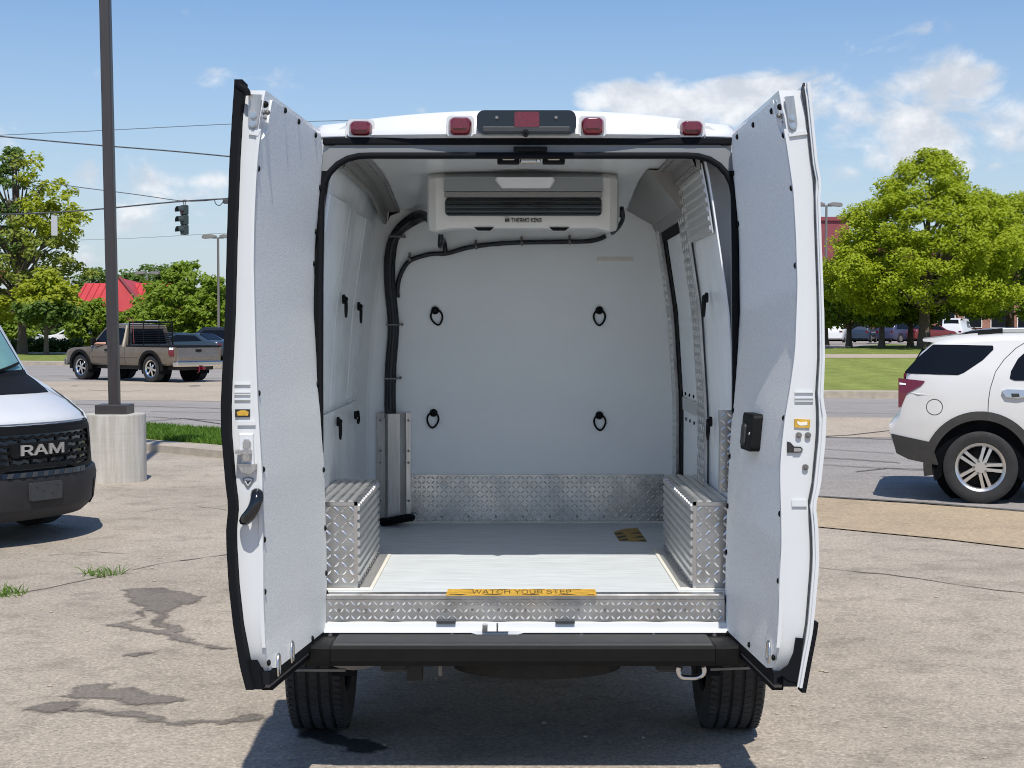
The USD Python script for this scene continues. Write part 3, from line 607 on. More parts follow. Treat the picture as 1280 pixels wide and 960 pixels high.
# tread-plate kick panel on the bulkhead
kx0, kx1 = P(511, 600, 8.04)[0], P(830, 600, 8.04)[0]; kz0, kz1 = ZF + .001, P(0, 593, 8.04)[2]
part('kick_plate', box(kx0 - .06, kx1, 8.036, 8.049, kz0, kz1), 'tread_plate', van, world=True)
part('tread_lugs', lug_mesh((kx0 - .05, 8.036, kz0 + .005), (1, 0, 0), (0, 0, 1), kx1 - kx0 + .05, kz1 - kz0 - .01, .0235), 'tread_lug', van, False, kind='stuff', world=True)
part('kick_plate_screws', cat_(*[cyl((x, 8.034, kz0 + .035), (0, 1, 0), .006, .006, 8) for x in np.linspace(kx0 + .03, kx1 - .03, 10)]), 'dull_steel', van, kind='stuff', world=True)
part('floor_joint', box(kx0 - .1, kx1 + .02, 8.018, 8.036, ZF, ZF + .012, .004), 'sealant', van, world=True)
# wheel boxes
for s, xin in ((-1, P(447, 700, 5.99)[0]), (1, P(866, 700, 5.99)[0])):
    zt = P(0, 628, 5.99)[2]; y0, y1 = 5.985, (6.90 if s < 0 else 7.10); xo = XL(1.0) if s < 0 else XR(1.0)
    bx = part('wheel_box', box(min(xin, xo), max(xin, xo), y0, y1, ZF, zt, .004), 'tread_plate', van, world=True)
    part('tread_lugs', lug_mesh((min(xin, xo) + .006, y0 - .001, ZF + .02), (1, 0, 0), (0, 0, 1), abs(xin - xo) - .012, zt - ZF - .03, .029), 'tread_lug', bx, False, kind='stuff', world=True)
    part('corner_trim', cat_(box(min(xin, xin + s * .012), max(xin, xin + s * .012), y0 - .004, y0 + .004, ZF, zt + .002), box(min(xin, xo), max(xin, xo), y0 - .004, y0 + .004, zt - .012, zt + .002)), 'bright_steel', bx, world=True)
    nr = 9
    for k in range(nr):      # pressed ribs along the inner side
        z = ZF + .045 + k * (zt - ZF - .06) / (nr - 1) * .97
        part('rib', loft([[(xin - s * h, y, z + a) for a, h in ((-.013, -.002), (-.008, .009), (.008, .009), (.013, -.002))] for y in (y0 + .008, y1 - .008)]), 'aluminium', bx, 20, world=True)
    for k in range(5):
        x = xin + s * (.03 + k * .035)
        if abs(x - xin) < abs(xo - xin) - .015: part('rib', loft([[(x + a, y, zt + h) for a, h in ((-.011, -.001), (-.007, .005), (.007, .005), (.011, -.001))] for y in (y0 + .03, y1 - .01)]), 'aluminium', bx, 20, world=True)
    part('side_rivets', cat_(*[cyl((xin - s * .003, y, z), (1, 0, 0), .005, .008, 8) for y in np.arange(y0 + .05, y1, .075) for z in (ZF + .016, zt - .012)]), 'bright_steel', bx, kind='stuff', world=True)
    part('floor_angle', cat_(box(min(xin, xin - s * .045), max(xin, xin - s * .045), y0 + .03, y1, ZF, ZF + .005, .001)), 'aluminium', bx, world=True)
    part('sealant_bead', cat_(box(min(xin - s * .045, xin - s * .06), max(xin - s * .045, xin - s * .06), y0 + .02, y1, ZF, ZF + .006, .002), box(min(xin - s * .06, xo), max(xin - s * .06, xo), y0 - .022, y0 - .006, ZF, ZF + .008, .002)), 'sealant', bx, world=True)
# upright edge guards beside the opening
for X, s in ((XL, 1), (XR, -1)):
    p0 = 5.965
    part('edge_guard', loft([[(X(z) + s * .0, p0, z), (X(z) + s * .052, p0, z), (X(z) + s * .052, p0 + .03, z), (X(z), p0 + .03, z)] for z in np.linspace(1.06, 1.38, 5)]), 'tread_plate', van, 20, world=True)
for xa in (XL(1.2), XR(1.2) - .052): part('tread_lugs', lug_mesh((xa + .002, 5.9645, 1.065), (1, 0, 0), (0, 0, 1), .048, .31, .024), 'tread_lug', van, False, kind='stuff', world=True)
# lashing rings
def dring(c, u, v, n, tilt=0.0, lab=None):
    c, u, v, n = (np.asarray(a, float) for a in (c, u, v, n))
    ca, sa_ = math.cos(tilt), math.sin(tilt); u, v = ca * u + sa_ * v, -sa_ * u + ca * v
    b = part('lashing_ring', cat_(cyl(c + n * .006, n, .021, .012, 14), ball(c + n * .012, .014, 1)), 'black_plastic', van, world=True)
    pts = [c + n * .016 + u * x + v * y for x, y in ((-.018, -.004), (-.030, -.03), (-.024, -.055), (0, -.078), (.024, -.055), (.030, -.03), (.018, -.004))]
    part('ring', tube(spline(pts, 22), .0052, 7), 'black_plastic', b, 60, world=True)
for px, py, t in ((544, 388, .25), (749, 388, 0.0), (542, 516, -.1), (749, 519, .06)): dring(P(px, py, YB), (1, 0, 0), (0, 0, 1), (0, -1, 0), t)
for px, py in ((428, 374), (447, 383), (421, 527), (443, 519)):
    c = yz_on_wall(px, py, XL, 1, .012); dring(c, (0, 1, 0), (0, 0, 1), (1, 0, 0), 1.2 if px == 443 else 0)
for px, py in ((885, 372), (890, 527)): dring(yz_on_wall(px, py, XR, -1, .01), (0, 1, 0), (0, 0, 1), (-1, 0, 0), .2)
part('scuff_tape', box(P(747, 0, 8.045)[0], P(792, 0, 8.045)[0], 8.0455, 8.0495, P(0, 326, 8.045)[2], P(0, 321.5, 8.045)[2]), 'sealant', van, world=True)
# ---- cooling unit under the ceiling
uy0, uy1 = 6.98, 7.80
ux0, ux1 = P(532, 0, uy0)[0], P(775.5, 0, uy0)[0]
uz = lambda py: P(0, py, uy0)[2]
prof = [(uy1, ZC(uy1) - .005), (uy0 + .10, 2.425), (uy0 + .02, uz(222)), (uy0, uz(244)), (uy0 + .015, uz(272)), (uy0 + .045, uz(284)), (uy0 + .10, uz(285)), (uy1, uz(285) + .045)]
def uprof(sc=1.0, dy=0.0): return prof
xs_ = np.array([0, .012, .05, .12, .88, .95, .988, 1.0])
rings = []
for t in xs_:
    e = min(t, 1 - t); k = {0: .82, .012: .94, .05: 1.0}.get(round(e, 3), 1.0); x = ux0 + (ux1 - ux0) * t; cyy, czz = 7.4, 2.30
    drop = .014 if e < .06 else (.014 * max(0, (.12 - e) / .06))          # the cheeks hang lower than the middle
    rings.append([(x, cyy + (y - cyy) * k, czz + (z - czz) * k - (drop if i >= 5 else 0)) for i, (y, z) in enumerate(prof)])
unit = part('cooling_unit', loft(rings), 'unit_shell', van, 35, world=True)
gx0, gx1 = P(556, 0, uy0)[0], P(752.5, 0, uy0)[0]
def upl(x0, x1, pya, pyb, y, d, mat, name, bev=.002): return part(name, box(x0, x1, y - d, y + .01, uz(pyb), uz(pya), bev), mat, unit, world=True)
part('top_cover', loft([[(x, uy0 + .098, 2.422), (x, uy0 + .012, uz(222) + .004), (x, uy0 - .010, uz(239)), (x, uy0 + .03, uz(239)), (x, uy0 + .12, 2.41)] for x in (gx0 - .005, gx1 + .005)]), 'unit_grey', unit, 20, world=True)
upl(gx0 - .002, gx1 + .002, 240, 247, uy0, .010, 'dull_aluminium', 'grille_rail')
part('grille_recess', xz(rrect(gx0, uz(270), gx1, uz(247), .02), uy0 - .007, uy0 + .02), 'gloss_black', unit, world=True)
for k in range(4):
    py = 250.5 + k * 5.3; m = box(gx0 + .004, gx1 - .004, -.013, .006, -.0016, .0016); m.apply_transform(trimesh.transformations.rotation_matrix(.5, (1, 0, 0))); m.apply_translation((0, uy0 - .008, uz(py))); part('grille_slat', m, 'grey_plastic', unit, world=True)
lz = [(620, 222), (692, 222), (694, 226), (688, 236), (627, 236), (619, 226)]
for k, (s1, dd) in enumerate(((1.0, 0.0),)):
    pts = np.array([P(a, b, uy0 - .005) for a, b in lz]); back = pts + [0, .05, .0]; front = (pts - pts.mean(0)) * .94 + pts.mean(0) - [0, .028, .0]
    part('light_lens', loft([back, pts - [0, .016, 0], front]), 'lens_clear', unit, 30, world=True)
part('lettering', text3d('THERMO KING', .0185, .0025, P(658, 277.6, uy0 + .0)+ np.array([0, .013, 0]), (1, 0, 0), (0, .16, .987), width=.118 * 1.0 + .02), 'black_print', unit, False, world=True)
lg = P(634, 275.6, uy0) + np.array([0, .006, 0])
part('emblem', cat_(*[box(lg[0] + a, lg[0] + b, lg[1] - .003, lg[1] + .010, lg[2] + c, lg[2] + d) for a, b, c, d in ((-.010, .010, .004, .0065), (-.010, .010, -.001, .0012), (-.010, .010, -.0065, -.0042), (-.010, -.0075, -.006, .006), (.0075, .010, -.006, .006))]), 'black_print', unit, False, world=True)
for px in (605, 699):
    a = P(px, 285.5, uy0 + .05); part('latch_pocket', loft([[(a[0] + x * k, a[1] + y, a[2] + z) for x, z in ((-.046, .004), (.046, .004), (.03, -.009), (-.03, -.009))] for k, y in ((1, -.012), (.9, .03))]), 'black_plastic', unit, 20, world=True)
part('drain_plug', cat_(cyl(P(777, 265, 7.2), (0, .4, -1), .010, .05, 10), tube(spline([P(777, 262, 7.15), P(779, 270, 7.2), P(773, 284, 7.3), P(768, 289, 7.5)], 14), .010, 8)), 'cable_black', unit, world=True)
# refrigerant hoses and cables on the bulkhead
def bk(px, py, d=.035): return P(px, py, YB - d)
def hose(pts, r, name, n=40, seed=0):
    q = spline(pts, n); k = part(name, tube(q, r * (1 + .10 * (meshkit.noise(np.c_[np.arange(n) * .7, np.full(n, seed), np.zeros(n)]) - .5)), 10), 'cable_black', van, 50, world=True); return k
main = [(548, 267), (530, 270), (511, 278), (496, 292), (489, 312), (487, 340), (489, 372), (492, 405), (490, 440), (488, 480), (488, 522)]
for i, (ox, d, r) in enumerate(((-3.2, .03, .018), (3.0, .032, .017), (0, .055, .016))):
    hose([P(px + ox * (.5 if k < 2 else 1), py + (-2.5 if i == 0 else 2.5 if i == 1 else 0) * (1 if k < 3 else 0), 7.55 if k == 0 else 7.85 if k == 1 else YB - d) for k, (px, py) in enumerate(main)], r, 'refrigerant_hose', 46, i)
cab = [(497, 372), (498, 352), (503, 338), (511, 327), (524, 321), (545, 317), (556, 317), (575, 312), (600, 307), (640, 303.5), (680, 302.5), (715, 302), (735, 301.5), (748, 299), (757, 295)]
hose([bk(x, y, .02) for x, y in cab], .0125, 'drain_cable', 60, 5)
hose([P(551, 293, 7.6), P(553, 300, 7.9), bk(556, 308, .03), bk(557, 317, .02)], .013, 'drain_cable', 16, 6)
for px, py, w in ((512, 324, 5), (595, 308, 3.5), (652, 303.5, 3.5), (712, 302, 3.5)):
    c = bk(px, py, .02); part('cable_clip', cat_(cyl(c, (1, .0, .25), .0165, .010, 12), box(c[0] - .006, c[0] + .006, c[1], YB + .001, c[2] + .008, c[2] + .034, .002)), 'dull_steel', van, world=True)
for px, py in ((494, 296), (491, 406), (489, 473)):
    c = bk(px, py, .04); part('hose_clip', cat_(box(c[0] - .034, c[0] + .036, c[1] - .040, c[1] + .038, c[2] - .004, c[2] + .004, .001), cyl((c[0] + .046, YB - .012, c[2] + .002), (0, 1, 0), .008, .02, 8)), 'dull_steel', van, world=True)
# sheet-metal hose cover
hx = [P(px, 0, 7.95)[0] for px in (467, 478, 484, 499, 505, 511)]; hz0, hz1 = ZF + .02, P(0, 517, 7.95)[2]
cv = loft([[(hx[0], 8.03, z), (hx[1], 8.025, z), (hx[2], 7.92, z), (hx[3], 7.92, z), (hx[4], 8.025, z), (hx[5], 8.03, z), (hx[5], 8.045, z), (hx[0], 8.045, z)] for z in (hz0, hz1)])
hc = part('hose_cover', cv, 'brushed_steel', van, 15, world=True)
for x in (hx[0] + .02, hx[5] - .012):
    for z in (hz1 - .04, hz1 - .2, hz0 + .3, hz0 + .1): part('rivet', cyl((x, 8.026, z), (0, 1, 0), .006, .012, 8), 'dull_steel', hc, world=True)
part('drain_hose', tube(spline([P(478, 652, 7.93), P(490, 651, 7.88), P(500, 649, 7.86), P(514, 647, 7.93)], 14) , .022, 8), 'black_rubber', van, 50, world=True)
# floor decals
def decal(pts, mat, name, e=.002):
    q = [G(px, py, ZF + e) for px, py in pts]; p = poly([tuple(a[:2]) for a in q]); m = extr(p, .0012); m.apply_translation((0, 0, ZF + e - .0012 + .0006)); return part(name, m, mat, van, world=True)
d1 = decal([(557, 744.5), (560, 736.5), (744, 736.5), (746, 744.5)], 'yellow_print', 'floor_decal', .0015)
q0, q1 = G(557, 744.5, ZF), G(745, 736.5, ZF)
part('decal_text', text3d('WATCH YOUR STEP', (q1[1] - q0[1]) * .62, .0006, ((q0[0] + q1[0]) / 2, q0[1] + (q1[1] - q0[1]) * .2, ZF + .0021), (1, 0, 0), (0, 1, 0), bold=False, width=(q1[0] - q0[0]) * .66), 'worn_print', d1, False, world=True)
for t in (.02, .25, .5, .74, .93):
    x = q0[0] + (q1[0] - q0[0]) * t
    m = extr(poly([(x, q0[1] + .004), (x + .07, q0[1] + .004), (x + .05, q0[1] + .022), (x - .0, q0[1] + .012)]).intersection(sg.box(q0[0] + .015, q0[1] + .004, q1[0] - .015, q1[1] - .010)), .0006); m.apply_translation((0, 0, ZF + .0021)); part('decal_stripe', m, 'black_print', d1, world=True)
    m = extr(poly([(x + .03, q1[1] - .004), (x + .10, q1[1] - .004), (x + .085, q1[1] - .02), (x + .045, q1[1] - .013)]).intersection(sg.box(q0[0] + .015, q0[1] + .004, q1[0] - .015, q1[1] - .010)), .0006); m.apply_translation((0, 0, ZF + .0021)); part('decal_stripe', m, 'black_print', d1, world=True)
d2 = decal([(767, 665), (781, 661), (797, 660), (809, 677), (774, 676)], 'yellow_worn', 'floor_decal', .0015)
for a in ([(768, 667), (778, 665.5), (779, 667), (769, 668.5)], [(771, 671), (782, 669), (783, 671), (773, 673)], [(797, 665), (801, 665.5), (802, 667), (788, 667)], [(800, 670), (804, 670.5), (805, 672), (791, 672)], [(774, 675), (784, 673), (785, 675), (776, 676)], [(803, 675), (807, 675), (807.5, 676.5), (795, 676)]):
    q = [G(px, py, ZF + .002)[:2] for px, py in a]; m = extr(poly(q), .0006); m.apply_translation((0, 0, ZF + .0021)); part('decal_stripe', m, 'black_print', d2, world=True)
# ---- sill: tread strip, painted sill, bolts, bumper
sx0, sx1 = P(405, 0, 5.885)[0], P(909, 0, 5.885)[0]
Zs = lambda py, y=5.885: P(0, py, y)[2]
part('sill_nosing', box(sx0, sx1, 5.868, 5.93, Zs(748.5), ZF + .0015, .003), 'tread_plate', van, world=True)
part('sill_plate', box(sx0, sx1, 5.872, 5.90, Zs(776), Zs(748.8)), 'tread_plate', van, world=True)
part('tread_lugs', lug_mesh((sx0 + .005, 5.872, Zs(775.5)), (1, 0, 0), (0, 0, 1), sx1 - sx0 - .01, Zs(749.5) - Zs(775.5), .0215), 'tread_lug', van, False, kind='stuff', world=True)
part('sill_screws', cat_(*[cyl((x, 5.870, (Zs(762)) + .002), (0, 1, 0), .006, .006, 8) for x in np.linspace(sx0 + .05, sx1 - .05, 15)]), 'dull_steel', van, kind='stuff', world=True)
part('sill_sealant', tube([(x, 5.878, Zs(777.5) + .003 * math.sin(x * 31) ) for x in np.linspace(sx0, sx1, 60)], .007, 6), 'sealant', van, 40, world=True)
sill = loft([[(x, 5.90, Zs(775)), (x, 5.862, Zs(777.5)), (x, 5.856, Zs(783)), (x, 5.838, Zs(785)), (x, 5.834, Zs(791.0, 5.834) - dz), (x, 5.842, Zs(792, 5.834) - dz), (x, 5.93, Zs(792, 5.834) - dz)] for x, dz in ((sx0 - .01, 0), (P(588, 0, 5.84)[0], 0), (P(600, 0, 5.84)[0], .010), (P(643, 0, 5.84)[0], .010), (P(655, 0, 5.84)[0], 0), (sx1 + .01, 0))])
part('sill_panel', sill, 'white_paint', van, 20, world=True)
for px in (557.5, 706.5): a = P(px, 777.5, 5.85); part('sill_rubber', box(a[0] - .037, a[0] + .037, 5.846, 5.872, a[2] - .006, a[2] + .006, .002), 'grey_plastic', van, world=True)
ss = P(621, 786, 5.835)
part('sill_striker', cat_(box(ss[0] - .055, ss[0] - .035, 5.825, 5.845, ss[2] - .012, ss[2] + .018, .002), box(ss[0] - .037, ss[0] + .044, 5.826, 5.842, ss[2] - .012, ss[2] - .006, .002), cyl((ss[0] + .002, 5.828, ss[2] + .006), (0, 0, 1), .004, .034, 8)), 'bright_steel', van, world=True)
part('bolt_strip', box(sx0 - .01, sx1 + .04, 5.836, 5.90, .518, Zs(791.6, 5.84), .002), 'black_plastic', van, world=True)
for px in (413, 565, 727, 817, 893): part('bolt', cyl(P(px, 794.0, 5.834), (0, 1, 0), .0075, .010, 10), 'dull_steel', van, world=True)
bx0, bx1 = P(409.5, 0, 5.62)[0], P(898, 0, 5.62)[0]
def bump_sec(x, yf, zt=.528, zb=.452): return [(x, 5.90, zt - .004), (x, yf + .04, zt + .001), (x, yf + .012, zt), (x, yf, zt - .010), (x, yf + .004, zb + .02), (x, yf + .016, zb), (x, 5.90, zb)]
part('bumper_step', loft([bump_sec(x, 5.618) for x in np.linspace(bx0, bx1, 9)]), 'black_plastic', van, 25, world=True)
for a, b in ((bx0 - .003, -.865), (bx1 + .003, .975)):
    part('bumper_corner', loft([bump_sec(a + (b - a) * t, 5.628 + .10 * t ** 2.5, .526, .450) for t in np.linspace(0, 1, 9)]), 'black_plastic', van, 25, world=True)
part('step_tread', box(bx0 + .006, bx1 - .006, 5.634, 5.825, .526, .5300, .002), 'grey_plastic', van, world=True)
for k in range(9):                        # grooves moulded in the step
    y = 5.68 + k * .017; part('step_ridge', box(bx0 + .01, bx1 - .01, y, y + .005, .529, .5322, .001), 'grey_plastic', van, world=True)
# ---- running gear
def wheel(parent, c, ax, R, W, rimr, spokes=5, name='wheel', world=True, tread=True, rim='rim_alloy', dbl=False, chrome=False):
    """c: centre; ax: outward axle direction. A tyre with grooves, a rim with spokes and a hub."""
    pr = [(rimr * .96, -W * .40), (rimr, -W * .46), (R * .82, -W * .52), (R * .93, -W * .50), (R * .985, -W * .44)]
    if tread:
        for g in (-.30, -.10, .10, .30): pr += [(R, W * (g - .030)), (R - .010, W * (g - .022)), (R - .010, W * (g + .022)), (R, W * (g + .030))]
    pr += [(R * .985, W * .44), (R * .93, W * .50), (R * .82, W * .52), (rimr, W * .46), (rimr * .96, W * .40)]
    t = trimesh.creation.revolve(np.array(pr), sections=48); A = trimesh.geometry.align_vectors([0, 0, 1], ax); c = np.asarray(c, float)
    def put(m): m.apply_transform(A); m.apply_translation(c); return m
    if t.volume < 0: t.invert()
    w = part(name, put(t), 'tyre', parent, 30, world=world)
    if tread and R > .3:
        lm = []
        for i in range(72):
            for j, u in enumerate((-.40, -.2, 0, .2, .40)):
                a = (i + .5 * (j % 2)) / 72 * 2 * np.pi; b = box(R - .004, R + .0015, -.0095, .0095, W * (u - .062), W * (u + .062))
                b.apply_transform(trimesh.transformations.rotation_matrix(.35 * (1 if j % 2 else -1), (1, 0, 0), (R, 0, W * u))); b.apply_transform(trimesh.transformations.rotation_matrix(a, (0, 0, 1))); lm.append(b)
        part('tread_blocks', put(cat_(*lm)), 'tyre', w, False, kind='stuff', world=world)
    disc = trimesh.creation.revolve(np.array([(0, W * .12), (rimr * .9, W * .10), (rimr * .97, -W * .3), (rimr * .90, -W * .3), (rimr * .85, W * .06), (0, W * .08)]), sections=32)
    part('rim_well', put(disc), 'black_plastic', w, 30, world=world)
    lip = trimesh.creation.revolve(np.array([(rimr * .86, W * .36), (rimr * .92, W * .44), (rimr * 1.0, W * .47), (rimr * 1.02, W * .44), (rimr * .98, W * .28), (rimr * .86, W * .28), (rimr * .86, W * .36)]), sections=40)
    part('rim', put(lip), rim, w, 40, world=world)
    for i in range(spokes):
        a = i / spokes * 2 * np.pi + .3
        for o in ((-.075, .075) if dbl else (0,)):
            wd = rimr * (.085 if dbl else .15)
            s = loft([[(x, y * wd * k1 + o * rimr * (1 + .9 * (x / rimr)) , z) for y, z in ((-1, zb), (-.8, zt), (.8, zt), (1, zb))] for x, k1, zt, zb in ((rimr * .16, 1.1, W * .40, W * .15), (rimr * .5, .9, W * .39, W * .15), (rimr * .93, 1.05, W * .37, W * .15))])
            s.apply_transform(trimesh.transformations.rotation_matrix(a, (0, 0, 1))); part('spoke', put(s), rim, w, 25, world=world)
    part('hub', put(cyl((0, 0, W * .30), (0, 0, 1), rimr * .24, W * .24, 20)), rim, w, world=world)
    for i in range(5):
        a = i / 5 * 2 * np.pi + .3 + math.pi / 5; part('wheel_nut', put(cyl((rimr * .26 * math.cos(a), rimr * .26 * math.sin(a), W * .40), (0, 0, 1), rimr * .055, W * .05, 8)), 'dull_steel', w, world=world)
    return w
for sx in (-1, 1):
    for wy in (6.52, 10.05): wheel(van, (XC + sx * .862, wy, .352), (sx, 0, 0), .352, .235, .20)
part('axle_beam', cyl((XC, 6.55, .33), (1, 0, 0), .045, 1.5, 14), 'underbody', van, world=True)
part('underfloor', box(-.86, .97, 5.95, 10.8, .47, .60, .02), 'underbody', van, world=True)
part('spare_wheel', cyl((P(672, 0, 6.15)[0], 6.22, .405), (.0, .06, 1), .34, .16, 40), 'tyre', van, world=True)
part('frame_rail', box(-.50, -.40, 5.8, 9, .39, .50, .01), 'underbody', van, world=True); part('frame_rail', box(.55, .65, 5.8, 9, .39, .50, .01), 'underbody', van, world=True)
part('exhaust_silencer', loft([[(-.62 + .11 * math.cos(a), y, .42 + .055 * math.sin(a)) for a in np.linspace(0, 2 * np.pi, 16, endpoint=False)] for y in (5.95, 6.0, 6.35, 6.4)]), 'dull_steel', van, 40, world=True)
part('mount_bracket', box(P(507, 0, 5.9)[0], P(527, 0, 5.9)[0], 5.86, 5.92, P(0, 849, 5.9)[2], .46, .004), 'underbody', van, world=True)
part('mount_bracket', box(P(547, 0, 5.8)[0], P(552, 0, 5.8)[0], 5.76, 5.82, P(0, 842, 5.8)[2], .46, .002), 'dull_steel', van, world=True)
hk = [P(848, 834, 5.80), P(848, 841, 5.80), P(852, 846, 5.80), P(860, 847, 5.80), P(872, 846.5, 5.80), P(878, 843, 5.80), P(879, 834, 5.80)]
part('tow_hook', tube(spline(hk, 20), .0105, 8), 'bright_steel', van, 50, world=True)
for a, b in (((368, 837.5), (432, 837.5)), ((888, 836.5), (950, 834))): part('bumper_brace', tube([P(*a, 5.72), P(*b, 5.72)], .006, 6), 'dull_steel', van, world=True)
for sx in (-1, 1): part('mud_flap', box(XC + sx * .72 - .05, XC + sx * .72 + .05, 6.0, 6.02, .33, .5, .004), 'black_rubber', van, world=True)
# ---- the two rear doors
def zy(z, Y): return CY - F * ((z - EYE) * math.cos(PITCH) + Y * math.sin(PITCH)) / (Y * math.cos(PITCH) - (z - EYE) * math.sin(PITCH))
def zx(px, z, Y): return (px - CX) / F * (Y * math.cos(PITCH) - (z - EYE) * math.sin(PITCH))
HL = [(160, 404.5), (173, 403.5), (240, 400), (309, 393), (390, 391.5), (480, 397), (517, 401), (580, 404.5), (680, 407.5), (775, 409), (830, 410)]
FL = [(100, 333), (122, 330), (150, 326), (180, 322), (210, 319), (270, 316), (330, 315), (420, 317), (500, 320), (600, 326), (680, 326.5), (740, 327), (800, 329), (835, 333), (870, 337)]
OL = [(95, 296), (105, 297), (130, 295), (200, 291), (300, 287.5), (400, 285), (470, 281.5), (505, 280), (540, 280.5), (570, 283), (605, 286), (632, 289.5), (648, 288), (658, 286.8), (680, 287), (730, 290), (780, 295.5), (830, 303.5), (859, 311), (880, 315)]
HR = [(170, 913), (187, 915), (240, 918.5), (293, 924), (390, 925.5), (480, 919), (555, 913), (617, 910), (680, 908), (786, 906.5), (830, 906)]
FR = [(100, 972), (129, 976), (184, 986), (240, 994), (293, 997), (356, 999), (440, 996), (480, 990.5), (525, 983), (560, 979), (590, 977), (640, 978.5), (680, 979), (731, 976.5), (786, 975), (825, 971), (870, 968)]
OR = [(95, 1009), (106, 1010), (137, 1013), (205, 1019), (230, 1024), (246, 1022), (309, 1024), (390, 1027), (447, 1028), (485, 1026.5), (500, 1026), (517, 1030), (550, 1029), (607, 1023), (630, 1016.5), (645, 1018.5), (663, 1020), (700, 1021), (720, 1019.5), (764, 1015.5), (788, 1013), (830, 1005), (858, 1000), (880, 996)]
DW = .815                                    # width of the door along u
class Door:
    def __init__(s, H, Fp, O, side):
        s.side = side; zs = np.linspace(.40, 2.62, 220)
        s.zs = zs; s.h = np.array([zx(np.interp(zy(z, YR), *zip(*H)), z, YR) for z in zs]); s.f = np.array([zx(np.interp(zy(z, YF_), *zip(*Fp)), z, YF_) for z in zs]); s.o = np.array([zx(np.interp(zy(z, YF_), *zip(*O)), z, YF_) for z in zs])
    def T(s, z): return np.interp(z, s.zs, np.abs(s.o - s.f))
    def __call__(s, u, z, d):
        """u: from the hinge (0) to the free edge (DW); d: 0 on the inner face, 1 on the outer skin."""
        t = np.asarray(u) / DW; xh, xf = np.interp(z, s.zs, s.h), np.interp(z, s.zs, s.f)
        x = xh + (xf - xh) * t; y = YR + (YF_ - YR) * t
        return np.c_[x + s.side * np.asarray(d) * s.T(z), y, np.asarray(z) + 0 * x]
    def inch(s, u, z, d): return s(u, z, np.asarray(d) / s.T(z))
    def at(s, px, py):
        lo, hi = 0.0, DW
        for _ in range(40):
            m = (lo + hi) / 2; Y = YR + (YF_ - YR) * m / DW; z = P(px, py, Y)[2]; q = proj(*s(np.array([m]), np.array([z]), np.array([0.0]))[0])
            if (q[0] - px) * s.side < 0: lo = m
            else: hi = m
        return m, z
def eslab(pts, y0, y1, mat, name, d, world=True, ins=0.0):
    pp = [P(*q, y0) for q in pts]; c = np.mean(pp, 0); fr = [c + (q - c) * (1 - ins) for q in pp]
    return part(name, loft([[q + [0, y0 - y0 + .004, 0] for q in pp], [np.array([q[0], y1, q[2]]) for q in fr]]), mat, d, 25, world=True)
